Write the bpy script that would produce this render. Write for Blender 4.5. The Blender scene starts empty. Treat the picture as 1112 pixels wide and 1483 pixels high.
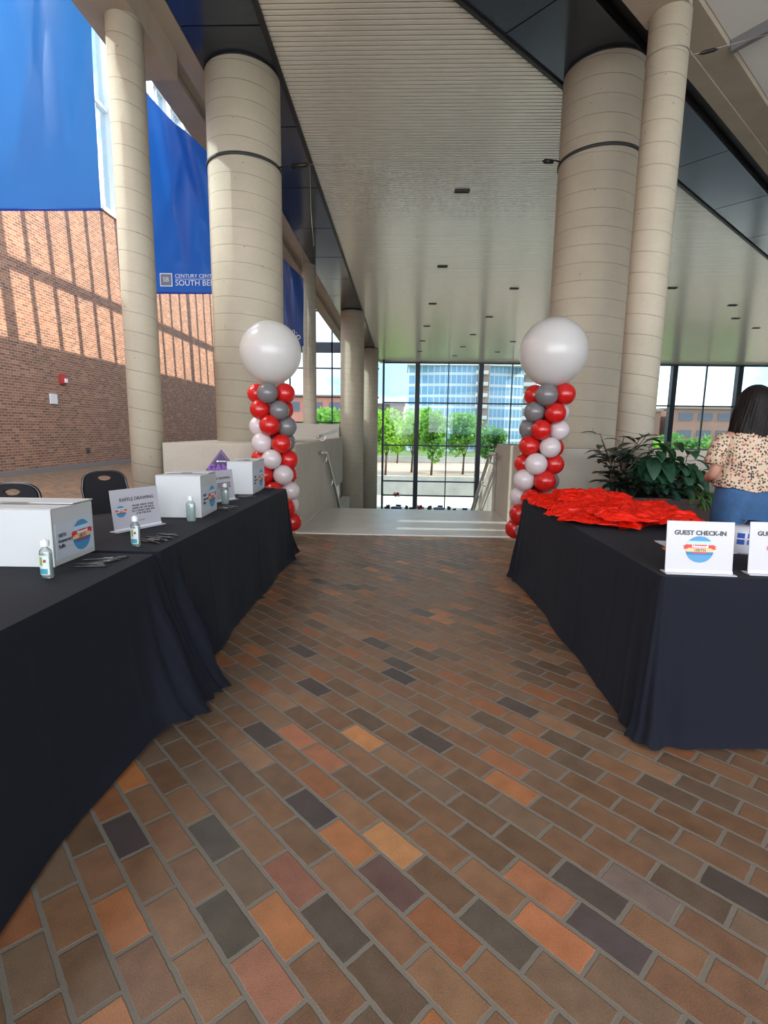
import bpy, bmesh, math, random
from mathutils import Vector, Matrix, noise
PI = math.pi
R = math.radians
S = bpy.context.scene
COL = S.collection
random.seed(7)

# ------------------------------------------------------------------ camera
cam_d = bpy.data.cameras.new('camera'); cam = bpy.data.objects.new('camera', cam_d); COL.objects.link(cam)
cam_d.sensor_fit = 'VERTICAL'; cam_d.sensor_height = 24.0; cam_d.lens = 24.0 * 755.0 / 1483.0
cam_d.clip_end = 1500
cam.matrix_world = (Matrix.Translation((0, 0, 1.38)) @ Matrix.Rotation(R(2.0), 4, 'Z')
                    @ Matrix.Rotation(R(90 - 8.9), 4, 'X') @ Matrix.Rotation(R(0.8), 4, 'Z'))
S.camera = cam
# ------------------------------------------------------------------ world, suns, exposure
S.view_settings.view_transform = 'Standard'; S.view_settings.look = 'None'
S.view_settings.exposure = 0.0; S.view_settings.gamma = 1.0; S.view_settings.use_curve_mapping = False
W = bpy.data.worlds.new('sky'); S.world = W; W.use_nodes = True
nt = W.node_tree; nt.nodes.clear()
def N(t, ty, **k):
    n = t.nodes.new(ty)
    for a, b in k.items(): setattr(n, a, b)
    return n
def sset(n, **k):
    for a, b in k.items(): n.inputs[a.replace('_', ' ')].default_value = b
    return n
wo = N(nt, 'ShaderNodeOutputWorld'); bg = N(nt, 'ShaderNodeBackground'); bg.inputs['Strength'].default_value = 3.0
tc = N(nt, 'ShaderNodeTexCoord'); mp = N(nt, 'ShaderNodeMapping'); mp.inputs['Scale'].default_value = (1, 1, 2.6)
nz = N(nt, 'ShaderNodeTexNoise'); nz.inputs['Scale'].default_value = 2.6; nz.inputs['Detail'].default_value = 7; nz.inputs['Roughness'].default_value = .58
cr = N(nt, 'ShaderNodeValToRGB'); cr.color_ramp.elements[0].position = .40; cr.color_ramp.elements[0].color = (.33, .60, 1.0, 1)
cr.color_ramp.elements[1].position = .62; cr.color_ramp.elements[1].color = (1.0, 1.0, 1.0, 1)
nt.links.new(tc.outputs['Generated'], mp.inputs['Vector']); nt.links.new(mp.outputs[0], nz.inputs['Vector'])
nt.links.new(nz.outputs['Fac'], cr.inputs[0]); nt.links.new(cr.outputs[0], bg.inputs['Color']); nt.links.new(bg.outputs[0], wo.inputs[0])
def sun(name, d, e, c, ang=.5):
    l = bpy.data.lights.new(name, 'SUN'); l.energy = e; l.color = c; l.angle = R(ang)
    o = bpy.data.objects.new(name, l); COL.objects.link(o)
    o.rotation_euler = Vector(d).to_track_quat('-Z', 'Y').to_euler(); o.location = (-Vector(d) * 60)
sun('sun', (1, .02, -.86), 4.6, (1, .93, .80))
sun('sun_glint_from_glass_towers', (-1, .128, -.64), 8.0, (1, .90, .74), .7)
def area(name, loc, rot, sx, sy, e, c):
    l = bpy.data.lights.new(name, 'AREA'); l.shape = 'RECTANGLE'; l.size = sx; l.size_y = sy; l.energy = e; l.color = c
    o = bpy.data.objects.new(name, l); COL.objects.link(o); o.location = loc; o.rotation_euler = rot
area('fill_light_aisle', (-7.2, 8, 11), (0, R(-8), 0), 5, 9, 1050, (1, .97, .90))  # added fill lamp above the aisle, brightens its floor, wall and banners
area('fill_light_behind_camera', (1, -6.5, 3.2), (R(106), 0, 0), 14, 5.0, 1000, (1, .965, .91))  # added fill lamp behind the camera, tilted up to brighten ceiling and columns

# ------------------------------------------------------------------ material helpers
MATS = {}
def mat(name, col, rough=.6, metal=0.0, spec=.5, var=0.0, vscale=4.0, bump=0.0, bscale=40.0, sheen=0.0, trans=None, coat=0.0, em=None, sss=0.0):
    if name in MATS: return MATS[name]
    m = bpy.data.materials.new(name); m.use_nodes = True; t = m.node_tree
    b = t.nodes['Principled BSDF']; out = t.nodes['Material Output']
    b.inputs['Base Color'].default_value = (*col, 1); b.inputs['Roughness'].default_value = rough
    b.inputs['Metallic'].default_value = metal; b.inputs['Specular IOR Level'].default_value = spec
    b.inputs['Sheen Weight'].default_value = sheen; b.inputs['Coat Weight'].default_value = coat
    if sss: b.inputs['Subsurface Weight'].default_value = sss; b.inputs['Subsurface Scale'].default_value = .02
    if em: b.inputs['Emission Color'].default_value = (*em[0], 1); b.inputs['Emission Strength'].default_value = em[1]
    tcn = N(t, 'ShaderNodeTexCoord')
    if var:
        n = N(t, 'ShaderNodeTexNoise'); n.inputs['Scale'].default_value = vscale; n.inputs['Detail'].default_value = 5
        t.links.new(tcn.outputs['Object'], n.inputs['Vector'])
        r = N(t, 'ShaderNodeMapRange'); r.inputs[1].default_value = .3; r.inputs[2].default_value = .7
        r.inputs[3].default_value = 1 - var; r.inputs[4].default_value = 1 + var
        t.links.new(n.outputs['Fac'], r.inputs[0])
        mx = N(t, 'ShaderNodeVectorMath', operation='SCALE'); mx.inputs[0].default_value = col
        t.links.new(r.outputs[0], mx.inputs['Scale']); t.links.new(mx.outputs[0], b.inputs['Base Color'])
    if bump:
        n2 = N(t, 'ShaderNodeTexNoise'); n2.inputs['Scale'].default_value = bscale; n2.inputs['Detail'].default_value = 3
        t.links.new(tcn.outputs['Object'], n2.inputs['Vector'])
        bp = N(t, 'ShaderNodeBump'); bp.inputs['Strength'].default_value = bump; bp.inputs['Distance'].default_value = .01
        t.links.new(n2.outputs['Fac'], bp.inputs['Height']); t.links.new(bp.outputs[0], b.inputs['Normal'])
    if trans:      # thin translucent sheet
        tr = N(t, 'ShaderNodeBsdfTranslucent'); tr.inputs['Color'].default_value = (*trans[1], 1)
        ms = N(t, 'ShaderNodeMixShader'); ms.inputs[0].default_value = trans[0]
        t.links.new(b.outputs[0], ms.inputs[1]); t.links.new(tr.outputs[0], ms.inputs[2]); t.links.new(ms.outputs[0], out.inputs['Surface'])
    MATS[name] = m
    return m
def glass(name, tint, refl=.07, rough=.02):
    if name in MATS: return MATS[name]
    m = bpy.data.materials.new(name); m.use_nodes = True; t = m.node_tree; t.nodes.clear()
    o = N(t, 'ShaderNodeOutputMaterial'); a = N(t, 'ShaderNodeBsdfTransparent'); a.inputs[0].default_value = (*tint, 1)
    g = N(t, 'ShaderNodeBsdfGlossy'); g.inputs['Roughness'].default_value = rough
    lw = N(t, 'ShaderNodeLayerWeight'); lw.inputs['Blend'].default_value = .25
    mr = N(t, 'ShaderNodeMapRange'); mr.inputs[3].default_value = refl; mr.inputs[4].default_value = refl + .5
    ms = N(t, 'ShaderNodeMixShader')
    t.links.new(lw.outputs['Fresnel'], mr.inputs[0]); t.links.new(mr.outputs[0], ms.inputs[0])
    t.links.new(a.outputs[0], ms.inputs[1]); t.links.new(g.outputs[0], ms.inputs[2]); t.links.new(ms.outputs[0], o.inputs[0])
    MATS[name] = m
    return m
def mth(t, op, a, b=None, c=None):
    n = N(t, 'ShaderNodeMath', operation=op)
    for i, v in enumerate((a, b, c)):
        if v is None: continue
        if isinstance(v, (int, float)): n.inputs[i].default_value = v
        else: t.links.new(v, n.inputs[i])
    return n.outputs[0]
def bricks(name, ua, va, L, H, u0, v0, mort, ramp, mcol, rough, bumps, grain, over=(), spec=.5):
    """running bond bricks; ua, va world axes of a course and across the courses"""
    m = bpy.data.materials.new(name); m.use_nodes = True; t = m.node_tree
    b = t.nodes['Principled BSDF']
    g = N(t, 'ShaderNodeNewGeometry')
    def dot(v):
        n = N(t, 'ShaderNodeVectorMath', operation='DOT_PRODUCT'); t.links.new(g.outputs['Position'], n.inputs[0]); n.inputs[1].default_value = v
        return n.outputs['Value']
    nd = N(t, 'ShaderNodeTexNoise'); nd.inputs['Scale'].default_value = 30; t.links.new(g.outputs['Position'], nd.inputs['Vector'])
    wob = mth(t, 'MULTIPLY', mth(t, 'SUBTRACT', nd.outputs['Fac'], .5), mort * .5)
    v = mth(t, 'ADD', mth(t, 'DIVIDE', mth(t, 'SUBTRACT', dot(va), v0), H), mth(t, 'DIVIDE', wob, H))
    row = mth(t, 'FLOOR', v); fv = mth(t, 'FRACT', v)
    odd = mth(t, 'MODULO', mth(t, 'ADD', row, 2000.0), 2.0)
    u = mth(t, 'ADD', mth(t, 'ADD', mth(t, 'DIVIDE', mth(t, 'SUBTRACT', dot(ua), u0), L), mth(t, 'MULTIPLY', odd, .5)), mth(t, 'DIVIDE', wob, L))
    col = mth(t, 'FLOOR', u); fu = mth(t, 'FRACT', u)
    du = mth(t, 'MULTIPLY', mth(t, 'MINIMUM', fu, mth(t, 'SUBTRACT', 1.0, fu)), L)
    dv = mth(t, 'MULTIPLY', mth(t, 'MINIMUM', fv, mth(t, 'SUBTRACT', 1.0, fv)), H)
    d = mth(t, 'MINIMUM', du, dv)
    mk = N(t, 'ShaderNodeMapRange', interpolation_type='SMOOTHSTEP'); mk.inputs[1].default_value = mort * .40; mk.inputs[2].default_value = mort * .62
    t.links.new(d, mk.inputs[0]); face = mk.outputs[0]
    cv = N(t, 'ShaderNodeCombineXYZ'); t.links.new(row, cv.inputs[0]); t.links.new(col, cv.inputs[1])
    wn = N(t, 'ShaderNodeTexWhiteNoise', noise_dimensions='2D'); t.links.new(cv.outputs[0], wn.inputs['Vector'])
    rp = N(t, 'ShaderNodeValToRGB'); rp.color_ramp.interpolation = 'CONSTANT'
    els = rp.color_ramp.elements
    while len(els) < len(ramp): els.new(.5)
    for e, (p, c) in zip(els, ramp): e.position = p; e.color = (*c, 1)
    t.links.new(wn.outputs['Value'], rp.inputs[0])
    c = rp.outputs[0]
    for (rr, cc, colr) in over:
        hit = mth(t, 'MULTIPLY', mth(t, 'COMPARE', row, float(rr), .1), mth(t, 'COMPARE', col, float(cc), .1))
        mx = N(t, 'ShaderNodeMix', data_type='RGBA'); t.links.new(hit, mx.inputs[0]); t.links.new(c, mx.inputs[6]); mx.inputs[7].default_value = (*colr, 1)
        c = mx.outputs[2]
    # value wobble per brick, blotches and grain
    n1 = N(t, 'ShaderNodeTexNoise'); n1.inputs['Scale'].default_value = 14; n1.inputs['Detail'].default_value = 4; t.links.new(g.outputs['Position'], n1.inputs['Vector'])
    n2 = N(t, 'ShaderNodeTexNoise'); n2.inputs['Scale'].default_value = 260; n2.inputs['Detail'].default_value = 2; t.links.new(g.outputs['Position'], n2.inputs['Vector'])
    sep = N(t, 'ShaderNodeSeparateXYZ'); t.links.new(wn.outputs['Color'], sep.inputs[0])
    k = mth(t, 'ADD', mth(t, 'MULTIPLY', mth(t, 'SUBTRACT', n1.outputs['Fac'], .5), .75), mth(t, 'MULTIPLY', mth(t, 'SUBTRACT', n2.outputs['Fac'], .5), grain))
    k = mth(t, 'ADD', mth(t, 'ADD', k, .9), mth(t, 'MULTIPLY', sep.outputs[1], .25))
    sc = N(t, 'ShaderNodeVectorMath', operation='SCALE'); t.links.new(c, sc.inputs[0]); t.links.new(k, sc.inputs['Scale'])
    mc = N(t, 'ShaderNodeVectorMath', operation='SCALE'); mc.inputs[0].default_value = mcol
    t.links.new(mth(t, 'ADD', mth(t, 'MULTIPLY', n2.outputs['Fac'], .7), .65), mc.inputs['Scale'])
    fx = N(t, 'ShaderNodeMix', data_type='RGBA'); t.links.new(face, fx.inputs[0]); t.links.new(mc.outputs[0], fx.inputs[6]); t.links.new(sc.outputs[0], fx.inputs[7])
    t.links.new(fx.outputs[2], b.inputs['Base Color'])
    ro = N(t, 'ShaderNodeMapRange'); ro.inputs[3].default_value = .85; ro.inputs[4].default_value = rough; t.links.new(face, ro.inputs[0]); t.links.new(ro.outputs[0], b.inputs['Roughness'])
    b.inputs['Specular IOR Level'].default_value = spec
    hgt = mth(t, 'ADD', face, mth(t, 'MULTIPLY', n2.outputs['Fac'], .15))
    bp = N(t, 'ShaderNodeBump'); bp.inputs['Strength'].default_value = bumps; bp.inputs['Distance'].default_value = .004
    t.links.new(hgt, bp.inputs['Height']); t.links.new(bp.outputs[0], b.inputs['Normal'])
    return m
def concrete(name, col, lines=0.0, pitch=.27, pits=1.0):
    m = bpy.data.materials.new(name); m.use_nodes = True; t = m.node_tree; b = t.nodes['Principled BSDF']
    g = N(t, 'ShaderNodeTexCoord')
    n1 = N(t, 'ShaderNodeTexNoise'); n1.inputs['Scale'].default_value = 1.7; n1.inputs['Detail'].default_value = 8; n1.inputs['Roughness'].default_value = .62
    n2 = N(t, 'ShaderNodeTexNoise'); n2.inputs['Scale'].default_value = 60; n2.inputs['Detail'].default_value = 3
    vo = N(t, 'ShaderNodeTexVoronoi'); vo.inputs['Scale'].default_value = 9.0; vo.inputs['Randomness'].default_value = 1
    for n in (n1, n2, vo): t.links.new(g.outputs['Object'], n.inputs['Vector'])
    pit = N(t, 'ShaderNodeMapRange', interpolation_type='SMOOTHSTEP'); pit.inputs[1].default_value = .05; pit.inputs[2].default_value = .11; t.links.new(vo.outputs['Distance'], pit.inputs[0])
    sepc = N(t, 'ShaderNodeSeparateXYZ'); t.links.new(vo.outputs['Color'], sepc.inputs[0])
    keep = mth(t, 'LESS_THAN', sepc.outputs[0], .22 * pits)
    pv = mth(t, 'SUBTRACT', 1.0, mth(t, 'MULTIPLY', keep, mth(t, 'SUBTRACT', 1.0, pit.outputs[0])))
    k = mth(t, 'ADD', mth(t, 'MULTIPLY', n1.outputs['Fac'], .42), mth(t, 'ADD', mth(t, 'MULTIPLY', n2.outputs['Fac'], .2), .69))
    k = mth(t, 'MULTIPLY', k, mth(t, 'ADD', mth(t, 'MULTIPLY', pv, .5), .5))
    hgt = pv
    if lines:
        s = N(t, 'ShaderNodeSeparateXYZ'); t.links.new(g.outputs['Object'], s.inputs[0])
        ang = mth(t, 'ARCTAN2', s.outputs[1], s.outputs[0])
        z = mth(t, 'ADD', s.outputs[2], mth(t, 'MULTIPLY', mth(t, 'DIVIDE', ang, 2 * PI), pitch))
        z = mth(t, 'ADD', z, mth(t, 'MULTIPLY', n1.outputs['Fac'], .02))
        f = mth(t, 'FRACT', mth(t, 'DIVIDE', z, pitch))
        dl = mth(t, 'MULTIPLY', mth(t, 'ABSOLUTE', mth(t, 'SUBTRACT', f, .5)), pitch)
        ln = N(t, 'ShaderNodeMapRange', interpolation_type='SMOOTHSTEP'); ln.inputs[1].default_value = .001; ln.inputs[2].default_value = .007; t.links.new(dl, ln.inputs[0])
        n3 = N(t, 'ShaderNodeTexNoise'); n3.inputs['Scale'].default_value = 2.3; t.links.new(g.outputs['Object'], n3.inputs['Vector'])
        w = mth(t, 'MULTIPLY', mth(t, 'SUBTRACT', 1.0, ln.outputs[0]), mth(t, 'MULTIPLY', n3.outputs['Fac'], lines * 1.3))
        k = mth(t, 'MULTIPLY', k, mth(t, 'SUBTRACT', 1.0, w))
        hgt = mth(t, 'MULTIPLY', pv, ln.outputs[0])
    sc = N(t, 'ShaderNodeVectorMath', operation='SCALE'); sc.inputs[0].default_value = col; t.links.new(k, sc.inputs['Scale']); t.links.new(sc.outputs[0], b.inputs['Base Color'])
    b.inputs['Roughness'].default_value = .8
    bp = N(t, 'ShaderNodeBump'); bp.inputs['Strength'].default_value = .35; bp.inputs['Distance'].default_value = .01; t.links.new(hgt, bp.inputs['Height']); t.links.new(bp.outputs[0], b.inputs['Normal'])
    return m

# ------------------------------------------------------------------ mesh helpers
class MB:
    def __init__(s): s.v = []; s.f = []; s.m = []; s.sm = []
    def add(s, vs, fs, mi=0, smooth=False):
        o = len(s.v); s.v += [tuple(v) for v in vs]
        for f in fs: s.f.append(tuple(i + o for i in f)); s.m.append(mi); s.sm.append(smooth)
        return s
    def box(s, x0, x1, y0, y1, z0, z1, mi=0, M=None):
        vs = [Vector(p) for p in ((x0,y0,z0),(x1,y0,z0),(x1,y1,z0),(x0,y1,z0),(x0,y0,z1),(x1,y0,z1),(x1,y1,z1),(x0,y1,z1))]
        if M: vs = [M @ v for v in vs]
        return s.add(vs, ((0,3,2,1),(4,5,6,7),(0,1,5,4),(1,2,6,5),(2,3,7,6),(3,0,4,7)), mi)
    def prism(s, poly, z0, z1, mi=0, M=None):
        n = len(poly); vs = [Vector((x, y, z0)) for x, y in poly] + [Vector((x, y, z1)) for x, y in poly]
        a = sum(poly[i][0]*poly[(i+1)%n][1]-poly[(i+1)%n][0]*poly[i][1] for i in range(n))
        if M: vs = [M @ v for v in vs]
        fs = [tuple(range(n))[::-1], tuple(range(n, 2*n))] + [(i, (i+1)%n, (i+1)%n+n, i+n) for i in range(n)]
        if a < 0: fs = [f[::-1] for f in fs]
        return s.add(vs, fs, mi)
    def tube(s, pts, r, n=10, mi=0, smooth=True, close=False):
        pts = [Vector(p) for p in pts]; rs = r if isinstance(r, (list, tuple)) else [r]*len(pts)
        vs = []; L = len(pts); prev = None
        for i, p in enumerate(pts):
            if close: d = pts[(i+1)%L] - pts[i-1]
            else: d = pts[min(i+1, L-1)] - pts[max(i-1, 0)]
            d.normalize()
            if prev is None:
                a = d.orthogonal().normalized()
            else:
                a = (prev - d * prev.dot(d)).normalized()
            prev = a; b = d.cross(a)
            vs += [p + (a*math.cos(2*PI*k/n) + b*math.sin(2*PI*k/n)) * rs[i] for k in range(n)]
        fs = []
        for i in range(L if close else L-1):
            j = (i+1) % L
            fs += [(i*n+k, i*n+(k+1)%n, j*n+(k+1)%n, j*n+k) for k in range(n)]
        if not close: fs += [tuple(range(n))[::-1], tuple((L-1)*n+k for k in range(n))]
        return s.add(vs, fs, mi, smooth)
    def lathe(s, prof, n=32, c=(0,0), mi=0, smooth=True, sx=1, sy=1):
        vs = []
        for r, z in prof: vs += [(c[0]+r*math.cos(2*PI*k/n)*sx, c[1]+r*math.sin(2*PI*k/n)*sy, z) for k in range(n)]
        fs = []
        for i in range(len(prof)-1): fs += [(i*n+k, i*n+(k+1)%n, (i+1)*n+(k+1)%n, (i+1)*n+k) for k in range(n)]
        fs += [tuple(range(n))[::-1], tuple((len(prof)-1)*n+k for k in range(n))]
        return s.add(vs, fs, mi, smooth)
    def grid(s, fn, nu, nv, mi=0, smooth=True, closeu=False):
        vs = [fn(i/(nu if closeu else nu-1), j/(nv-1)) for j in range(nv) for i in range(nu)]
        fs = []
        for j in range(nv-1):
            for i in range(nu if closeu else nu-1):
                k = (i+1) % nu
                fs.append((j*nu+i, j*nu+k, (j+1)*nu+k, (j+1)*nu+i))
        return s.add(vs, fs, mi, smooth)
    def sphere(s, c, r, nu=24, nv=14, sz=1.0, mi=0):
        c = Vector(c)
        return s.lathe([(max(1e-4, r*math.sin(PI*j/nv)), c.z - r*sz*math.cos(PI*j/nv)) for j in range(nv+1)], nu, (c.x, c.y), mi)
    def build(s, name, mats, parent=None, loc=None, bevel=0, solid=0, sub=0, auto=True):
        me = bpy.data.meshes.new(name); me.from_pydata(s.v, [], s.f)
        for m in (mats if isinstance(mats, (list, tuple)) else [mats]): me.materials.append(m)
        me.polygons.foreach_set('material_index', s.m); me.polygons.foreach_set('use_smooth', s.sm)
        me.update()
        o = bpy.data.objects.new(name, me); COL.objects.link(o)
        if parent: o.parent = parent
        if loc: o.location = loc
        if solid:
            q = o.modifiers.new('s', 'SOLIDIFY'); q.thickness = solid; q.offset = 0
        if bevel:
            q = o.modifiers.new('b', 'BEVEL'); q.width = bevel; q.segments = 2; q.limit_method = 'ANGLE'; q.angle_limit = R(40)
        if sub:
            q = o.modifiers.new('u', 'SUBSURF'); q.levels = sub; q.render_levels = sub
        return o
def tag(o, label=None, cat=None, group=None, kind=None):
    if label: o['label'] = label
    if cat: o['category'] = cat
    if group: o['group'] = group
    if kind: o['kind'] = kind
    return o
def empty(name, loc=(0,0,0), rz=0, label=None, cat=None, group=None, rot=None):
    o = bpy.data.objects.new(name, None); COL.objects.link(o); o.location = loc; o.rotation_euler = rot or (0, 0, rz); o.empty_display_size = .1
    return tag(o, label, cat, group)
def struct(o): o['kind'] = 'structure'; return o
def copy_tree(o, parent=None):
    c = o.copy(); COL.objects.link(c)
    if parent: c.parent = parent
    for ch in list(o.children): copy_tree(ch, c)
    return c
def text(s, size, m, parent, M, name='lettering', align='CENTER', ext=.0006, bold=0.0, sx=1.0):
    cu = bpy.data.curves.new('t', 'FONT'); cu.body = s; cu.size = size; cu.align_x = align; cu.align_y = 'CENTER'; cu.extrude = ext; cu.offset = bold
    cu.resolution_u = 3
    to = bpy.data.objects.new('t', cu); COL.objects.link(to)
    bpy.context.view_layer.update()
    me = bpy.data.meshes.new_from_object(to.evaluated_get(bpy.context.evaluated_depsgraph_get()))
    bpy.data.objects.remove(to); me.name = name
    me.materials.clear(); me.materials.append(m)
    if sx != 1: me.transform(Matrix.Diagonal((sx, 1, 1, 1)))
    o = bpy.data.objects.new(name, me); COL.objects.link(o); o.parent = parent; o.matrix_local = M
    return o
UP = Matrix.Rotation(R(90), 4, 'X')          # text in XZ plane facing -Y

# ------------------------------------------------------------------ materials
DARK_B = (.075, .062, .056); ORANGE = (.40, .15, .062); TAN = (.30, .175, .10)
pave_ramp = [(0, (.175, .098, .056)), (.18, (.150, .090, .054)), (.36, (.210, .114, .062)), (.52, (.125, .084, .056)), (.60, (.195, .104, .060)),
             (.70, (.255, .108, .052)), (.78, (.165, .108, .070)), (.87, (.078, .060, .050)), (.90, (.225, .128, .072)), (.95, (.315, .132, .056))]
r2 = 2 ** -.5
def rc(u, v, ):          # indices of the brick that holds (u, v)
    k = math.floor((v - .503) / .1087); return k, math.floor((u + 1.118) / .2135 + (.5 if k % 2 else 0))
ov = [(*rc(-.60, 1.20), (.36, .14, .065)), (*rc(-1.01, .555), (.27, .12, .075)), (*rc(-1.22, .55), (.085, .070, .052)), (*rc(-1.46, .99), (.078, .062, .058)),
      (*rc(-1.55, .66), (.095, .078, .062)), (*rc(-1.75, .44), (.07, .052, .05)), (*rc(-1.42, .34), (.30, .12, .05)), (*rc(-2.09, .55), (.36, .14, .05)),
      (*rc(-1.68, 1.45), (.40, .175, .07)), (*rc(-.91, .97), (.13, .075, .065)), (*rc(-.71, 1.09), (.105, .086, .066)), (*rc(-.5, 1.32), (.085, .065, .062)),
      (*rc(-1.17, 1.10), (.36, .175, .075)), (*rc(-1.9, 1.24), (.33, .13, .07)), (*rc(-1.02, .77), (.088, .070, .054)), (*rc(-1.22, .77), (.24, .105, .07)),
      (*rc(-2.0, 1.99), (.07, .058, .052)), (*rc(-1.7, 1.24), (.31, .13, .07)), (*rc(-.75, 1.3), (.36, .15, .075)), (*rc(-.5, 1.54), (.16, .12, .10))]
m_pave = bricks('brick_paving', (r2, -r2, 0), (r2, r2, 0), .2135, .1087, -1.118, .503, .0135, pave_ramp, (.165, .145, .115), .36, .5, 1.15, ov, .5)
wall_ramp = [(0, (.26, .115, .070)), (.2, (.21, .098, .065)), (.4, (.30, .14, .085)), (.6, (.235, .105, .068)), (.78, (.34, .17, .11)), (.9, (.18, .09, .065))]
m_bwall = bricks('red_brick', (0, 1, 0), (0, 0, 1), .225, .076, 0, 0, .0135, wall_ramp, (.42, .34, .26), .8, .4, .2)
m_conc = concrete('column_concrete', (.51, .455, .35), .55, .24)
m_concp = concrete('plain_concrete', (.46, .41, .335), 0)
m_concg = concrete('grey_concrete', (.50, .47, .42), 0, pits=.3)
m_beam = concrete('beam_concrete', (.40, .345, .275), 0, pits=.5)
m_land = mat('pale_landing_stone', (.55, .53, .48), .28, var=.08, vscale=3)
m_slat = mat('ceiling_slat_metal', (.80, .775, .68), .20, metal=.25, var=.03)
m_black = mat('black_gap', (.012, .012, .014), .5)
m_soff = mat('dark_soffit_panel', (.07, .085, .11), .16, metal=.6, var=.15, vscale=1.2, spec=.7)
m_mull = mat('dark_window_frame', (.035, .045, .06), .4, metal=.2)
m_wfr = mat('white_window_frame', (.72, .72, .70), .5)
m_glassfar = glass('tinted_glazing', (.84, .88, .86), .015)
m_glassl = glass('clear_glazing', (.80, .88, .92), .03)
m_fabric = mat('black_tablecloth', (.0075, .0092, .0155), .85, var=.10, vscale=2, bump=.15, bscale=500, sheen=.02, spec=.18)
m_white = mat('white_board', (.50, .52, .52), .55, var=.02)
m_paper = mat('white_paper', (.50, .55, .62), .5)
m_steel = mat('brushed_steel', (.62, .60, .55), .38, metal=.75)

# ------------------------------------------------------------------ the setting
ZC = 6.5
f = MB(); f.prism([(-10.6,-9),(30,-9),(30,6.85),(-3.2,6.85),(-3.2,41),(-10.6,41)], -.5, 0)
struct(f.build('floor', m_pave))
f = MB(); f.prism([(-1.42,6.85),(1.62,6.85),(1.62,9.15),(-1.42,9.15)], -.4, .004)
struct(f.build('trim_1', m_land))
f = MB(); f.box(-1.42, 1.62, 6.80, 6.86, -.02, .012); struct(f.build('trim_2', mat('landing_edge', (.66,.65,.60), .4)))
f = MB()
for i in range(26): f.box(-1.42, 1.62, 9.15 + .3*i, 9.15 + .3*(i+1), -4.7, -.173*(i+1))
st = f.build('staircase', m_land); struct(st)
f = MB(); f.box(-11, 32, 6.9, 41, -4.9, -4.6); struct(f.build('floor_lower', m_land))
# left brick wall with tall windows above
f = MB(); f.box(-11.2, -10.6, -9, 41, -.5, 8.85); f.box(-11.2, -10.6, -9, 5.6, 8.85, 16)
struct(f.build('wall_left', m_bwall))
f = MB(); f.box(-10.6, -10.55, -9, 41, 0, .16); struct(f.build('baseboard_left', mat('grey_base', (.22,.20,.19), .7)))
f = MB()
f.box(-10.95, -10.52, 5.6, 41, 8.80, 8.95); f.box(-10.95, -10.55, 5.6, 41, 15.5, 16.2); f.box(-10.85, -10.65, 5.6, 41, 12.3, 12.42)
y = 5.6
while y < 41: f.box(-10.95, -10.60, y, y+.42, 8.95, 15.5); f.box(-10.82, -10.70, y+.85, y+.91, 8.95, 15.5); y += 1.6
wf = struct(f.build('window_1', m_wfr))
f = MB(); f.box(-10.78, -10.76, 5.6, 41, 8.95, 15.5); tag(f.build('pane', m_glassl, wf), 'tall clear pane')
# sloped glass roof over the left aisle (rafters throw the shadow lines on the bricks)
f = MB(); d = Vector((-6.7, 0, 8.0))
y = 1.2
k = 0
while y < 41:
    w = .09 if k % 6 else .2
    M = Matrix.Translation((-3.9, y, 8.0)) @ Matrix.Rotation(-math.atan2(8, -6.7), 4, 'Y')
    f.box(0, d.length, -w, w, -.1, .1, 0, M); y += 1.02; k += 1
for s_ in (0.16, .58, .98):
    p = Vector((-3.9, 0, 8)) + d * s_
    f.box(p.x-.11, p.x+.11, 0, 41, p.z-.11, p.z+.11)
struct(f.build('trim_skylight_left', m_wfr))
# beams over the thin columns, left row
f = MB(); f.box(-3.87, -3.47, -9, 41, 6.5, 8.0); f.box(-3.27, -3.0, -9, 41, 6.5, 8.0); f.box(-3.47, -3.27, -9, 41, 6.62, 8.0); f.box(-3.87, -3.24, -9, 8.0, 6.16, 6.5)
struct(f.build('trim_beam_left', m_beam))
# dark soffit, left row: separate panels over a black backing
f = MB(); y = .68 + .27
seams = [7.52 + 2.27*i for i in range(-3, 15)]
for a, b in zip(seams, seams[1:]): f.box(-2.985, -1.93, a+.015, b-.015, ZC, ZC+.04)
f.box(-3.0, -1.86, -9, 41, ZC+.05, ZC+.3, 1); f.box(-1.93, -1.86, -9, 41, ZC-.03, ZC+.3, 1)
struct(f.build('ceiling_soffit_left', [m_soff, m_black]))
# slatted ceiling
def xr(y): return .59 + (y - 7.17) / .945
f = MB(); y = 4.95
while y < 40:
    f.box(-1.86, min(30, xr(y)), y, y+.066, ZC, ZC+.02); y += .09
f.prism([(-1.86, 4.7), (-1.9, 40), (31, 40), (31, xr(0) and 36.0)], ZC+.07, ZC+.3, 1)
struct(f.build('ceiling', [m_slat, m_black]))
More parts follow.
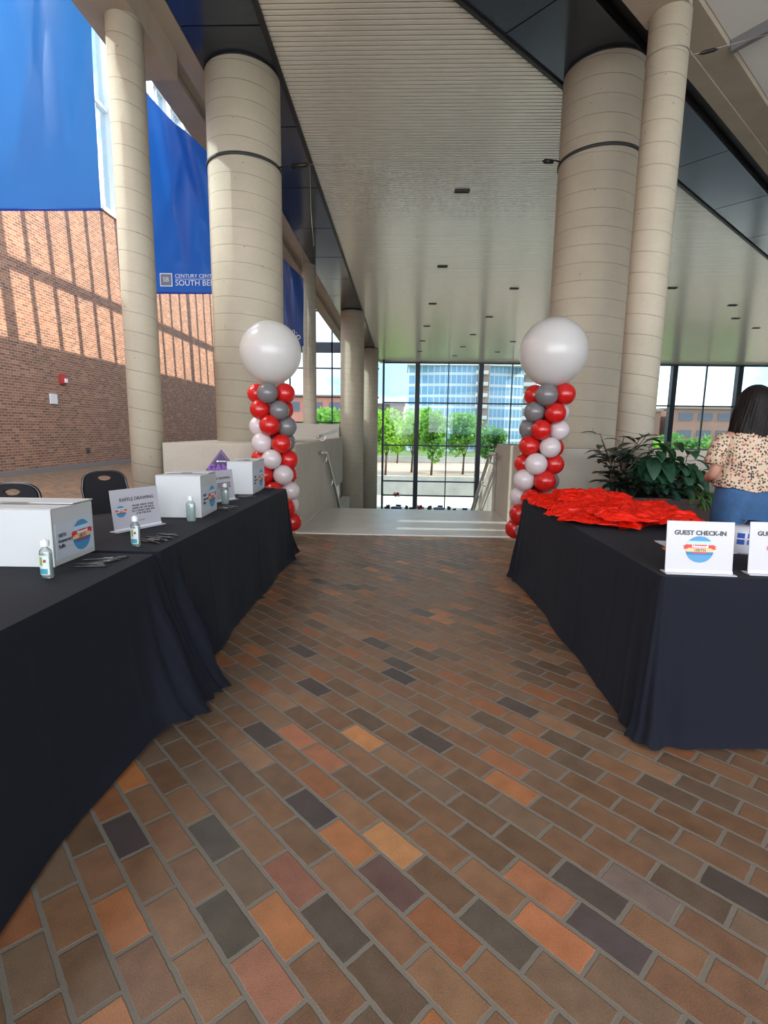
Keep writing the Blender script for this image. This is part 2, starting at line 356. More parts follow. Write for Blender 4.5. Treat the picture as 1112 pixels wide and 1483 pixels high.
# diagonal row: soffit, black groove, beam
ud = Vector((.727, .687, 0)); nd_ = Vector((-.687, .727, 0))      # along, and towards the slats
Md = Matrix(((ud.x, nd_.x, 0, 2.22), (ud.y, nd_.y, 0, 7.19), (0, 0, 1, 0), (0, 0, 0, 1)))
f = MB()
s0 = -7.6
sms = [-.36 + 2.66*i for i in range(-3, 16)]
for a, b in zip(sms, sms[1:]): f.box(a+.012, b-.012, .02, 1.08, ZC, ZC+.04, 0, Md)
f.box(-9, 42, 0, 1.14, ZC+.05, ZC+.3, 1, Md); f.box(-9, 42, 1.08, 1.14, ZC-.03, ZC+.3, 1, Md); f.box(-9, 42, -.20, .02, ZC+.12, ZC+.4, 1, Md)
struct(f.build('ceiling_soffit_right', [m_soff, m_black]))
f = MB(); f.box(-6.2, 42, -.42, -.20, ZC, 8.2, 0, Md); f.box(-6.2, 42, -.79, -.42, ZC+.02, 8.2, 0, Md); f.box(-6.2, .42, -.92, -.42, 6.16, ZC+.02, 0, Md)
struct(f.build('trim_beam_right', m_beam))
# translucent skylight right of the diagonal beam
m_sky = mat('frosted_skylight', (.60, .58, .55), .18, trans=(.17, (.80, .80, .78)))
Mr = Md @ Matrix.Translation((0, -.80, 6.60)) @ Matrix.Rotation(R(-5), 4, 'X')
f = MB(); f.box(-9, 42, -26, 0, 0, .04, 0, Mr); struct(f.build('ceiling_skylight', m_sky))
f = MB()
for i in range(-4, 20): f.box(i*2.1-.04, i*2.1+.04, -26, 0, -.14, 0, 0, Mr)
for i in range(1, 8): f.box(-9, 42, -i*3.0-.1, -i*3.0+.1, -.22, 0, 0, Mr)
struct(f.build('trim_skylight_right', mat('skylight_bar', (.16,.16,.17), .5)))
# concrete ledges and stair walls
f = MB(); f.box(-3.2, -1.42, 6.86, 9.2, 0, 1.18); f.box(-3.2, -1.62, 9.2, 14, 0, 1.18)
struct(f.build('wall_stair_left', m_concp, bevel=.012))
f = MB(); f.box(-3.2, -3.0, 14, 41, -4.7, 1.52); f.box(-3.0, -1.72, 14, 14.2, -4.7, 1.52); f.box(-1.62, -1.43, 9.2, 14, -4.7, -.4)
struct(f.build('wall_aisle_parapet', m_concg))
def slope_wall(x0, x1):
    pts = [(9.15, 1.18), (9.5, 1.02), (16.5, -3.45), (16.5, -4.7), (9.15, -4.7)]
    q = MB(); n = len(pts); vs = [(x0, a, b) for a, b in pts] + [(x1, a, b) for a, b in pts]
    q.add(vs, [tuple(range(n)), tuple(range(n, 2*n))[::-1]] + [(i, i+n, (i+1)%n+n, (i+1)%n) for i in range(n)]); return q
struct(slope_wall(-1.62, -1.43).build('wall_stair_slope_left', m_concg))
struct(slope_wall(1.63, 1.82).build('wall_stair_slope_right', m_concg))
f = MB(); f.box(1.63, 6.2, 6.86, 7.25, -4.7, 1.18); f.box(1.63, 1.95, 7.25, 9.2, -4.7, 1.18)
struct(f.build('wall_stair_right', m_concp, bevel=.012))
f = MB(); f.box(6.2, 30, 6.9, 7.1, -4.7, 1.0); struct(f.build('wall_right_parapet', m_concg))
f = MB(); f.box(30, 30.5, -9, 41, -4.7, 8.4); struct(f.build('wall_right', m_concg))
# far glass wall
xs_thick = [.97, 5.64, 10.3, 15.0, 19.65, 24.3, 29.0]
f = MB()
for x in xs_thick: f.box(x-.17, x+.17, 39.7, 40.15, -4.7, 6.36)
for x in (3.26, 7.95, 12.65, 17.3, 22.0, 26.6): f.box(x-.035, x+.035, 39.9, 40.05, -4.7, 6.4)
for z in (6.36, 3.45, .28, -2.45, -3.55): f.box(-1.6, 30, 39.9, 40.05, z-.05, z+.05)
f.box(-1.62, -1.48, 39.3, 40.2, -4.7, 6.5)
for z, w in ((10.0, .05), (7.4, .38), (5.9, .05), (3.8, .05), (1.9, .05), (12.2, .05)): f.box(-10.6, -1.9, 39.9, 40.05, z-w, z+w)
for x in (-8.6, -7.5, -5.42, -4.4, -3.4, -2.4): f.box(x-.05, x+.05, 39.9, 40.05, -.5, 16)
w2 = struct(f.build('window_2', m_mull))
f = MB(); f.box(-10.6, 30, 39.96, 39.98, -4.7, 16.0); tag(f.build('pane', m_glassfar, w2), 'large tinted panes of the far glass wall')
f = MB(); f.box(-1.9, 31, 40.1, 41, 6.42, 8); f.box(-10.6, -3.87, 40.1, 41, 15.6, 16.2); struct(f.build('wall_back', m_concg))

# ------------------------------------------------------------------ columns
def column(x, y, r, z0, z1, label, cap=False, rings=64):
    o = empty('concrete_column', (x, y, 0), 0, label, 'column')
    q = MB()
    q.lathe([(r, z0), (r, z1)], rings)
    q.build('shaft', m_conc, o)
    if not cap:
        q = MB(); q.lathe([(r-.03, z1), (r-.03, z1+.06)], rings); q.build('top_joint', m_black, o)
    return o
column(-2.47, 8.5, .54, 1.18, 6.46, 'thick round concrete column on the ledge behind the left balloon tower')
column(2.80, 8.5, .57, -4.6, 6.46, 'thick round concrete column behind the right balloon tower')
column(-2.33, 23.8, .52, -4.6, 6.46, 'distant concrete column rising past the left stair rail')
column(-2.2, 34.2, .52, -4.6, 6.46, 'farthest concrete column beside the far glass wall')
column(-3.44, 6.95, .21, 0, 6.16, 'slim concrete column between the two large blue banners', True)
column(3.0, 6.97, .225, 0, 6.16, 'slim concrete column beside the thick right column', True)
column(-3.1, 17.4, .22, -4.6, 6.5, 'slim distant concrete column behind the left white balloon', True)

# straps round the thick columns
def strap(x, y, r, z, ex, ey, ez, label):
    o = empty('ratchet_strap', (x, y, z), 0, label, 'strap')
    q = MB(); q.lathe([(r+.002, -.022), (r+.014, -.022), (r+.014, .022), (r+.002, .022)], 64); q.build('band', mat('strap_webbing', (.03, .035, .035), .7), o)
    a = Vector((ex - x, ey - y, ez - z)); s = a.normalized() * (r + .01); s.z = 0
    q = MB(); q.tube([s, s + (a-s)*.3 + Vector((0,0,.02)), s + (a-s)*.45], .012, 6); q.tube([s+(a-s)*.42, s+(a-s)*.9], .032, 6); q.tube([s+(a-s)*.9, a], .012, 6)
    q.build('buckle', mat('black_hardware', (.02, .02, .02), .4, metal=.5), o); return o
strap(-2.47, 8.5, .54, 5.22, -1.45, 8.3, 5.22, 'black strap around the thick column behind the left balloon tower')
strap(2.80, 8.5, .57, 5.30, 1.95, 8.4, 5.30, 'black strap around the thick column behind the right balloon tower')
wire = mat('thin_wire', (.35, .33, .30), .4, metal=.6)
o = empty('column_wire', (3.0, 6.97, 5.72), 0, 'thin wire loop with turnbuckle round the slim right column', 'wire')
q = MB(); q.lathe([(.227, -.004), (.235, -.004), (.235, .004), (.227, .004)], 40); q.tube([(.22, -.05, 0), (1.08, -.07, .2)], .006, 5); q.build('cable', wire, o)
q = MB(); q.tube([(.33, -.05, .02), (.39, -.05, .035), (.50, -.05, .06), (.55, -.05, .07)], [.006, .022, .022, .006], 8); q.build('turnbuckle', mat('black_hardware', (.02,)*3), o)
q = MB(); q.tube([(1.95, 8.4, 5.30), (1.2, 8.4, 5.24), (.2, 8.35, 5.2), (-.8, 8.3, 5.2), (-1.45, 8.3, 5.22)], .004, 5)
tag(q.build('hanging_cable', wire), 'faint thin cable strung between the two thick columns', 'cable')
q = MB(); q.tube([(-1.45, 8.3, 5.2), (-1.44, 8.3, 4.6), (-1.40, 8.3, 4.1)], .004, 5); tag(q.build('dangling_wire', wire), 'loose wire dangling from the left column strap', 'wire')

# ceiling slots
slot = None
for (x, y) in [(1.16,12.2),(1.12,17.43),(1.08,22.3),(1.04,26.9),(.99,31.2),(.96,35.2),(3.88,19.96),(3.75,24.7),(3.6,29.1),(3.52,33.2),(3.4,37),(6.34,26.8),(6.14,31.2),(5.97,35.2),(9.39,19.8),(14.6,24.7),(16.85,26.8),(13,22.3),(9.2,25),(9,30),(12.4,27.6)]:
    if slot is None:
        slot = empty('ceiling_light_slot', (x, y, ZC), 0)
        q = MB(); q.box(-.15, .15, -.07, -.05, -.03, .03); q.box(-.15, .15, .05, .07, -.03, .03); q.box(-.16, -.14, -.07, .07, -.03, .03); q.box(.14, .16, -.07, .07, -.03, .03)
        q.build('frame', m_black, slot); q = MB(); q.box(-.14, .14, -.05, .05, -.012, .0); q.build('lamp_cover', mat('slot_dark', (.08,.08,.08), .3), slot)
        s = slot
    else: s = copy_tree(slot); s.location = (x, y, ZC)
    far = 'near' if y < 15 else ('middle' if y < 28 else 'far')
    tag(s, 'small black recessed light slot in the slatted ceiling', 'ceiling light', 'light slots in the slatted ceiling')

# ------------------------------------------------------------------ banners
def blue_mat(name, col, tr):
    return mat(name, col, .36, var=.06, vscale=.9, trans=(.45, tr))
mb1 = blue_mat('blue_banner', (.025, .15, .50), (.05, .32, .80))
mb2 = blue_mat('blue_banner_deep', (.015, .10, .48), (.03, .22, .80))
mb3 = blue_mat('shaded_blue_banner', (.02, .045, .16), (.03, .08, .30))  # darker blue carries the shade on the third banner
def banner(x0, x1, y, zb, zl, zr, m, label, seed, logo=None, amp=.10, text_after=False):
    o = empty('hanging_banner', (x0, y, zb), 0, label, 'banner', 'blue banners along the left aisle')
    w = x1 - x0
    def fn(u, v):
        top = zl + (zr - zl) * u - zb - .10 * math.sin(PI*u) * (1 if zl != zr else 0)
        z = v * top
        c = amp * (math.sin(3.2*u*PI + seed + 1.4*v) * .5 + noise.noise(Vector((u*2.2 + seed, v*1.3 + u*2.0, seed))) * 1.1) * (.25 + .75*v)
        for k_, (su, sl, ph_) in enumerate(((5.0, 2.6, .3), (7.5, -3.4, 1.7), (11.0, 4.5, 2.9))):
            c += amp * (.30, .20, .10)[k_] * (1 - abs(math.sin(u*su + v*sl + ph_ + seed)))**1.6 * (.4 + .6*v)
        c *= max(0.0, min(1.0, (v - .075)/.12))
        return (u*w, c, z)
    q = MB(); q.grid(fn, 36, 48); q.build('cloth', m, o)
    q = MB(); q.tube([(0, 0, 0), (w, 0, 0)], .018, 8); q.build('hem_bar', mb2, o)
    MB().tube([(.02, 0, zl - zb), (.02, 0, max(zl, zr) - zb + 1.2)], .004, 5).build('cord', wire, o); MB().tube([(w-.02, 0, zr - zb), (w-.02, 0, zr - zb + 1.2)], .004, 5).build('cord', wire, o)
    return o, fn
ban1, fn1 = banner(-5.95, -4.06, 7.3, 4.22, 8.6, 8.6, mb1, 'large bright blue banner nearest the camera, left of the slim column', 2.0, amp=.34)
ban2, fn2 = banner(-4.34, -2.55, 9.15, 3.63, 6.82, 5.25, mb2, 'blue banner with SB square and lettering between the two left columns', 5.1, amp=.26)
wh = mat('white_print', (.70, .74, .85), .5); gy = mat('grey_print', (.17, .17, .21), .5)
q = MB(); q.box(.19, .40, -.012, -.008, .10, .31); q.build('emblem_border', wh, ban2)
em = MB().box(.205, .385, -.016, -.010, .115, .295).build('emblem', gy, ban2)
text('SB', .105, wh, ban2, Matrix.Translation((.295, -.02, .205)) @ UP, 'emblem_lettering')
text('CENTURY CENTER', .085, wh, ban2, Matrix.Translation((.45, -.02, .262)) @ UP, align='LEFT')
text('SOUTH BEND', .128, wh, ban2, Matrix.Translation((.45, -.02, .15)) @ UP, align='LEFT')
MB().box(.45, 1.30, -.02, -.016, .213, .219).build('rule', wh, ban2)
ban3, fn3 = banner(-4.3, -3.02, 16.0, 3.85, 7.2, 5.75, mb3, 'blue banner with shade put into its dark colour, farthest along the left aisle', 8.3, amp=.16)
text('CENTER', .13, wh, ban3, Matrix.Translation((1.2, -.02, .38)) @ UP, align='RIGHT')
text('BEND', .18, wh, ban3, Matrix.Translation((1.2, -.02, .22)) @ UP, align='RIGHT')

# wall devices
o = empty('fire_alarm', (-10.6, 16.2, 2.81), 0, 'red fire alarm strobe on the left brick wall', 'alarm')
MB().box(0, .07, -.13, .13, -.15, .15).build('housing', mat('alarm_red', (.45, .02, .02), .4), o, bevel=.01)
MB().box(.07, .12, .02, .11, -.10, .02).build('strobe_lens', mat('lens_white', (.8, .8, .8), .2), o)
MB().box(-10.6, -10.57, 15.55, 15.88, 2.03, 2.33).build('wall_plate', mat('plate_white', (.75, .77, .8), .5), bevel=.005)
tag(bpy.data.objects['wall_plate'], 'white wall plate on the left brick wall below the red alarm', 'wall plate')
MB().box(-10.6, -10.57, 17.2, 17.36, .5, .66).build('wall_outlet', mat('outlet_dark', (.06, .045, .04), .5))
tag(bpy.data.objects['wall_outlet'], 'small dark outlet low on the left brick wall', 'outlet')

# ------------------------------------------------------------------ stair handrails
def rail(pts, x_wall, brackets, label, low=None):
    o = empty('handrail', pts[0], 0, label, 'handrail')
    P = [Vector(p) - Vector(pts[0]) for p in pts]
    MB().tube(P, .032, 12).build('rail', m_steel, o)
    if low: MB().tube([p + Vector((low, 0, -.30)) for p in P[1:]], .026, 10).build('lower_rail', m_steel, o)
    for t in brackets:
        a = P[1].lerp(P[-1], t)
        wx = x_wall - pts[0][0]
        MB().tube([a, a + Vector((0, 0, -.10)), (a + Vector((wx, 0, -.12)) + a)/2 + Vector((0, 0, -.06)) - a*.0, a + Vector((wx, 0, -.12))][:2] + [a + Vector((wx*.5, 0, -.13)), a + Vector((wx, 0, -.12))], .014, 8).build('bracket', m_steel, o)
    return o
rail([(-1.36, 8.7, 1.0), (-1.36, 9.2, .98), (-1.36, 16.2, -3.5)], -1.43, (.01, .12, .4, .7), 'steel handrail descending along the left stair wall')
rail([(1.52, 8.75, 1.02), (1.52, 9.2, 1.0), (1.52, 16.2, -3.4)], 1.64, (.01, .12, .4, .7), 'steel double handrail descending along the right stair wall', .06)
rail([(-1.52, 9.3, 1.25), (-1.52, 9.8, 1.27), (-1.52, 12.0, 1.36)], -1.62, (.2,), 'pale round rail on top of the left stair wall')

# ------------------------------------------------------------------ balloons
def bmat(name, col, rough=.22, tr=.18):
    return mat(name, col, rough, coat=.4, trans=(tr, tuple(min(1, c*1.3) for c in col)))
b_red = bmat('red_balloon', (.62, .014, .012)); b_grey = bmat('grey_balloon', (.20, .19, .195)); b_white = bmat('white_balloon', (.70, .62, .62))
b_big = bmat('big_white_balloon', (.70, .69, .67), .28, .25)
balloon_src = {}
def balloon(c, r, out, m, cname, tower, label):
    key = cname
    if key not in balloon_src:
        e = empty('balloon', c)
        prof = []
        for j in range(17):
            a = PI*j/16; rr = math.sin(a); z = -math.cos(a)
            if z < 0: rr *= 1 - .10*(-z)**2; z *= 1.08
            prof.append((max(1e-4, rr*r), z*r))
        MB().lathe(prof, 28).build('skin', m, e)
        MB().lathe([(.006, -r*1.08), (.010, -r*1.08-.012), (.004, -r*1.08-.016)], 8).build('knot', m, e)
        balloon_src[key] = (e, r); o = e
    else:
        src, r0 = balloon_src[key]; o = copy_tree(src); o.scale = (r/r0,)*3
    o.location = c
    o.rotation_euler = Vector(out).to_track_quat('Z', 'Y').to_euler()
    return tag(o, label, 'balloon', tower)
def tower(cx, cy, top, sgn, ph, side, lean, n, r=.122):
    for k in range(n):
        z = top - .195*k
        x0 = cx + lean*k
        for j, (m, cn) in enumerate(((b_red, 'red'), (b_grey, 'grey'), (b_red, 'red'), (b_white, 'white'))):
            a = R(ph[j] + sgn*45*k)       # 0 faces the camera, 90 to the right
            dx, dy = math.sin(a), -math.cos(a)
            rr = r * random.uniform(.95, 1.04)
            zz = z + random.uniform(-.012, .012)
            am = (math.degrees(a) + 180) % 360 - 180
            where = ('facing the room' if abs(am) < 50 else ('on its right side' if 0 < am < 130 else ('on its left side' if -130 < am < 0 else 'at the back')))
            row = ['top', 'second', 'third', 'fourth', 'fifth', 'sixth', 'seventh', 'eighth', 'bottom'][min(k, 8)]
            balloon((x0 + dx*.165, cy + dy*.165, max(zz, rr+.0)), rr, (dx, dy, .1), m, cn, '%s balloon tower' % side,
                    '%s balloon %s, %s ring of the %s tower' % (cn, where, row, side))
tower(-1.59, 6.32, 1.80, 1, (-90, 0, 90, 180), 'left', .008, 9)
tower(1.66, 6.17, 1.80, -1, (65, -25, -115, 155), 'right', -.018, 9)
def bigb(c, r, label):
    o = empty('large_balloon', c, 0, label, 'balloon')
    prof = [(max(1e-4, r*math.sin(PI*j/24)*(1-.05*max(0, math.cos(PI*j/24))**2)), -r*math.cos(PI*j/24)*(1.03 if j < 12 else 1)) for j in range(25)]
    MB().lathe(prof, 48).build('skin', b_big, o); MB().lathe([(.012, -r*1.03), (.02, -r*1.03-.03), (.008, -r*1.03-.035)], 10).build('knot', b_big, o)
bigb((-1.585, 6.32, 2.27), .358, 'large round white balloon topping the left tower')
bigb((1.675, 6.17, 2.28), .375, 'large round white balloon topping the right tower')
for x, s in ((-1.56, 'left'), (1.6, 'right')):
    o = empty('balloon_stand', (x, 6.25, 0), 0, 'thin black stand inside the %s balloon tower' % s, 'stand')
    MB().lathe([(.14, 0), (.14, .015), (.02, .02)], 20).build('base', m_black, o); MB().tube([(0,0,.01), (.0,0,1.9)], .012, 8).build('pole', m_black, o)

# ------------------------------------------------------------------ tables and cloths
def table(x0, x1, y0, y1, h, label):
    o = empty('folding_table', ((x0+x1)/2, (y0+y1)/2, 0), 0, label, 'table')
    hx, hy = (x1-x0)/2-.02, (y1-y0)/2-.02
    MB().box(-hx, hx, -hy, hy, h-.035, h-.008).build('tabletop', mat('table_top', (.4,.38,.35), .6), o)
    for sx in (-1, 1):
        for sy in (-1, 1): MB().tube([(sx*(hx-.06), sy*(hy-.25), 0), (sx*(hx-.06), sy*(hy-.25), h-.03)], .014, 8).build('leg', m_steel, o)
def cloth(x0, x1, y0, y1, h, label, seed, flare=.07, gathers=(), lines=(), drop=0.0, corner=.10):
    """top sheet and a skirt that hangs to the floor; gathers = (perimeter position, width, depth)"""
    P = []
    per = [((x0, y0), (x1, y0), (0, -1)), ((x1, y0), (x1, y1), (1, 0)), ((x1, y1), (x0, y1), (0, 1)), ((x0, y1), (x0, y0), (-1, 0))]
    cr_ = .035
    for a, b, nrm in per:
        a = Vector(a); b = Vector(b); L = (b-a).length; t = (b-a)/L; n = int(L/.022)
        for i in range(n):
            s = cr_ + (L - 2*cr_) * i/(n-1); P.append((a + t*s, Vector(nrm), s, L, a))
        pn = per[(per.index((tuple(a), tuple(b), nrm))+1) % 4][2] if False else None
        nn = Vector({(0,-1):(1,0), (1,0):(0,1), (0,1):(-1,0), (-1,0):(0,-1)}[nrm])
        c = b - t*cr_ - Vector(nrm)*cr_
        for i in range(1, 12):
            an = i/12*PI/2; dr = Vector(nrm)*math.cos(an) + nn*math.sin(an); P.append((c + dr*cr_, dr, L, L, a))
    nP = len(P); NV = 26
    ring = 0; vs = []
    for j in range(NV):
        t = j/(NV-1)
        for i, (p, nr, s, L, a) in enumerate(P):
            x, y = p
            q = (x*nr.y - y*nr.x)                       # along the edge
            dc = min(s, L - s)                            # distance from a corner
            cn = math.exp(-(dc/.16)**2)
            fl = flare*t**1.5 + .012*(t**1.0)*math.sin(q*5.1+seed) + .016*t*noise.noise(Vector((q*2.1, seed, t*1.2)))*2
            fl += corner*cn*t**1.3 + cn*.022*t*math.cos((s if s < L-s else L-s)*42)
            z = h * (1 - t)
            edge = noise.noise(Vector((q*1.6, seed*2, 0)))
            z = h*(1-t) + t*(.018 + .03*max(0, edge))
            for ln in lines:                              # pressed creases
                fl += .006*math.exp(-((q-ln)/.012)**2)*min(1, t*4)
            for gq, gw, gd in gathers:
                e = math.exp(-((q-gq-.10*t)/gw)**2)
                fl += gd*e*t**1.6 + .035*e*min(1, t*2)*math.sin((q-gq)*70 - t*3)
            if t > .93:
                fl += (t-.93)*.25*(1+edge)
            r = .012
            if t < .08: fl -= r*(1 - t/.08)**2
            vs.append((x + nr.x*fl, y + nr.y*fl, max(.004, z if j else h)))
    fs = []
    for j in range(NV-1):
        for i in range(nP):
            k = (i+1) % nP; fs.append((j*nP+i, (j+1)*nP+i, (j+1)*nP+k, j*nP+k))
    q = MB(); q.add(vs, fs, 0, True); q.add([vs[i] for i in range(nP)], [tuple(range(nP))], 0, False)
    return tag(q.build('tablecloth', m_fabric), label, 'tablecloth')
HT = .77
# q on the -x.. edges: nr=(1,0): q=-y ; nr=(-1,0): q=y
table(-1.98, -1.2, -.02, 2.42, HT, 'folding table under the nearest left black cloth')
table(-2.0, -1.2, 2.5, 5.32, HT, 'folding table under the farther left black cloth')
cloth(-2.0, -1.185, -.05, 2.44, HT, 'black tablecloth on the nearest left table', 1.3, .09, gathers=((-2.36, .07, .10),), lines=(-1.55, -.9, -2.1, -.4))
cloth(-2.02, -1.19, 2.47, 5.34, HT, 'black tablecloth on the far left table, gathered at the near corner', 4.1, .03, corner=.015, gathers=((-2.64, .10, .26), (-2.5, .05, .12)), lines=(-3.1, -3.5, -3.9, -4.2, -4.7))
table(1.14, 1.93, 2.26, 4.86, HT, 'folding table under the right cloth with red bags')
table(1.97, 3.9, 2.26, 2.97, HT, 'folding table under the right cloth behind the second sign')
cloth(1.12, 1.95, 2.22, 4.88, HT, 'black tablecloth on the right table holding the red bags', 2.7, .03, lines=(4.2, 3.6, 3.2, 2.7, 2.45, -1.3), corner=.03)
cloth(1.956, 3.92, 2.225, 2.99, HT, 'black tablecloth on the right table at the picture edge', 6.2, .04, corner=.03)

# ------------------------------------------------------------------ the round anniversary emblem
m_sky1 = mat('print_sky', (.06, .25, .46), .5); m_sky2 = mat('print_pale', (.42, .66, .78), .5); m_sand = mat('print_sand', (.80, .50, .22), .5)
m_rib = mat('print_red', (.60, .03, .03), .5); m_ink = mat('print_ink', (.03, .03, .035), .5); m_blueink = mat('print_blue', (.03, .16, .36), .5); m_ltgrey = mat('print_grey', (.33, .33, .35), .5)
def emblem(r, parent, M):
    """disc in the XZ plane facing -Y"""
    o = MB()
    cuts = [-1, -.42, -.18, .12, .30, .62, 1]; mi = [0, 2, 2, 3, 1, 0]
    cols = [0, 3, 2, 2, 1, 0]
    for (a, b), c in zip(zip(cuts, cuts[1:]), cols):
        n = 10; pts = []
        for i in range(n+1):
            z = a + (b-a)*i/n; pts.append((math.sqrt(max(0, 1-z*z))*r, z*r))
        pts += [(-x, z) for x, z in pts[::-1]]
        vs = [(x, 0, z) for x, z in pts]
        o.add(vs, [tuple(range(len(vs)))], c)
    e = o.build('emblem', [m_sky1, m_sky2, m_sand, m_blueink], parent); e.matrix_local = M
    q = MB(); q.add([(-1.0*r,-.0015,.10*r),(1.0*r,-.0015,.10*r),(1.0*r,-.0015,.36*r),(-1.0*r,-.0015,.36*r)], [(0,1,2,3)])
    for sx in (-1, 1): q.add([(sx*.85*r,-.001,.02*r),(sx*1.18*r,-.001,.02*r),(sx*1.08*r,-.001,.15*r),(sx*1.18*r,-.001,.28*r),(sx*.85*r,-.001,.28*r)], [(0,1,2,3,4)])
    q.build('ribbon', m_rib, e)
    text('Honeywell', .27*r, wh, e, Matrix.Translation((0, -.003, .22*r)) @ UP, 'ribbon_lettering', ext=.0002, bold=.002*r/.05*.3)
    text('100TH', .30*r, m_ink, e, Matrix.Translation((0, -.002, -.06*r)) @ UP, 'number_lettering', ext=.0002)
    MB().add([(-.5*r,-.0015,-.30*r),(.5*r,-.0015,-.30*r),(.5*r,-.0015,-.22*r),(-.5*r,-.0015,-.22*r)], [(0,1,2,3)]).build('underline', m_rib, e)
    return e

# ------------------------------------------------------------------ white boxes (raffle boxes)
def wbox(x, y, rz, wx, wy, h, label, er):
    """near-right bottom corner at (x,y); long side runs to -x; label on the +x face"""
    o = empty('raffle_box', (x, y, HT+.001), rz, label, 'box', 'white raffle boxes on the left tables')
    m = MB(); m.box(-wx, 0, 0, wy, 0, h); b = m.build('carton', m_white, o, bevel=.003)
    MB().box(-wx-.002, .003, -.004, wy*.52, h+.001, h+.004, 0, Matrix.Translation((0,0,0)) @ Matrix.Rotation(R(-1.5), 4, 'X')).build('top_flap', m_white, o)
    MB().box(-wx-.002, .003, wy*.50, wy+.004, h+.004, h+.008).build('top_flap', m_white, o)
    MB().box(-wx*.62, -wx*.38, wy*.47, wy*.52, h+.0085, h+.0092).build('slot', m_black, o)
    MB().box(-.0012, .0012, .002, .006, 0, h).build('edge_fold', mat('fold_grey', (.25, .26, .27), .7), o)
    lab = MB().box(.0015, .003, wy*.06, wy*.97, h*.10, h*.74).build('label', m_paper, o)
    F = Matrix.Rotation(R(90), 4, 'Z')     # -Y face turned to +X
    emblem(er, lab, Matrix.Translation((.005, wy*.66, h*.42)) @ F)
    text('100TH\nAnniversary\nRaffle', .020*er/.06, m_ink, lab, Matrix.Translation((.005, wy*.10, h*.42)) @ F @ UP, 'lettering', 'LEFT', sx=.9)
    MB().box(.004, .0048, wy*.10, wy*.42, h*.285, h*.29).build('rule', m_ltgrey, lab)
    return o
wbox(-1.505, 2.15, R(2), .52, .32, .252, 'white cardboard raffle box nearest the camera, with round emblem label', .072)
wbox(-1.37, 3.475, R(4), .30, .37, .285, 'white cardboard raffle box in the middle of the left table row', .078)
wbox(-1.397, 4.80, R(3), .235, .52, .30, 'white cardboard raffle box farthest along the left table, nearest the balloons', .085)

# ------------------------------------------------------------------ acrylic signs
m_acr = mat('white_acrylic', (.48, .48, .53), .25)
def sign(x, y, rz, w, h, label, group=None):
    """stands on the table, faces local -Y, foot towards -Y"""
    o = empty('tabletop_sign', (x, y, HT+.001), rz, label, 'sign', group)
    T = Matrix.Rotation(R(-6), 4, 'X')
    MB().box(-w/2, w/2, -.002, .002, 0, h, 0, T).build('panel', m_acr, o)
    MB().box(-w/2-.006, w/2+.006, -.032, .035, 0, .004).build('foot', m_acr, o)
    MB().box(-w/2, w/2, -.006, -.002, .004, .016, 0, T).build('lip', mat('acrylic_edge', (.75,.77,.8), .15), o)
    return o, T
for x, y, lab in ((1.318, 2.295, 'white GUEST CHECK-IN sign nearest the table corner, whole emblem showing'), (1.685, 2.305, 'white GUEST CHECK-IN sign cut off by the right picture edge')):
    o, T = sign(x, y, R(-4), .282, .232, lab, 'guest check-in signs')
    text('GUEST CHECK-IN', .0275, m_ink, o, T @ Matrix.Translation((0, -.0035, .180)) @ UP, bold=.0008)
    emblem(.059, o, T @ Matrix.Translation((0, -.0035, .108)))
def raffle_sign(x, y, rz, w, h, lab):
    o, T = sign(x, y, rz, w, h, lab, 'raffle drawing signs')
    text('RAFFLE DRAWING', .030, m_ink, o, T @ Matrix.Translation((0.01, -.0035, h*.74)) @ UP)
    text('PLEASE WRITE YOUR\nNAME ON THE BACK\nOF A TICKET AND PUT\nIT IN THE BOX', .0165, m_ink, o, T @ Matrix.Translation((w*.14, -.0035, h*.47)) @ UP)
    text('Good luck', .014, m_ltgrey, o, T @ Matrix.Translation((w*.05, -.0035, h*.2)) @ UP)
    emblem(.034, o, T @ Matrix.Translation((-w*.33, -.0035, h*.47)))
raffle_sign(-1.60, 3.07, R(68), .34, .245, 'white RAFFLE DRAWING sign between the first and second raffle box')
raffle_sign(-1.52, 4.30, R(68), .34, .26, 'white raffle sign between the second and third raffle box')

# purple triangular sign
o = empty('triangular_sign', (-1.80, 5.12, HT), R(5), 'purple triangular sign with an arrow behind the far raffle box', 'sign')
mp_ = mat('dark_purple', (.045, .02, .07), .5); mpl = mat('violet_letters', (.22, .07, .42), .5); mpe = mat('purple_edge', (.14, .06, .17), .5)
q = MB(); q.add([(-.30,0,.0),(.30,0,.0),(0,0,.40),(-.30,.02,.0),(.30,.02,.0),(0,.02,.40)], [(0,1,2),(5,4,3),(0,3,4,1),(1,4,5,2),(2,5,3,0)]); q.build('border', mpe, o)
q = MB(); q.add([(-.262,-.002,.022),(.262,-.002,.022),(0,-.002,.368)], [(0,1,2)]); q.build('face', mp_, o)
text('GAME', .095, mpl, o, Matrix.Translation((0, -.006, .215)) @ UP, bold=.004, ext=.004); text('CENTER', .095, mpl, o, Matrix.Translation((.02, -.006, .14)) @ UP, bold=.004, ext=.004)
MB().prism([(-.05,.285),(-.03,.297),(-.03,.289),(.05,.289),(.05,.281),(-.03,.281),(-.03,.273)], .003, .005, 0, UP).build('arrow', wh, o)

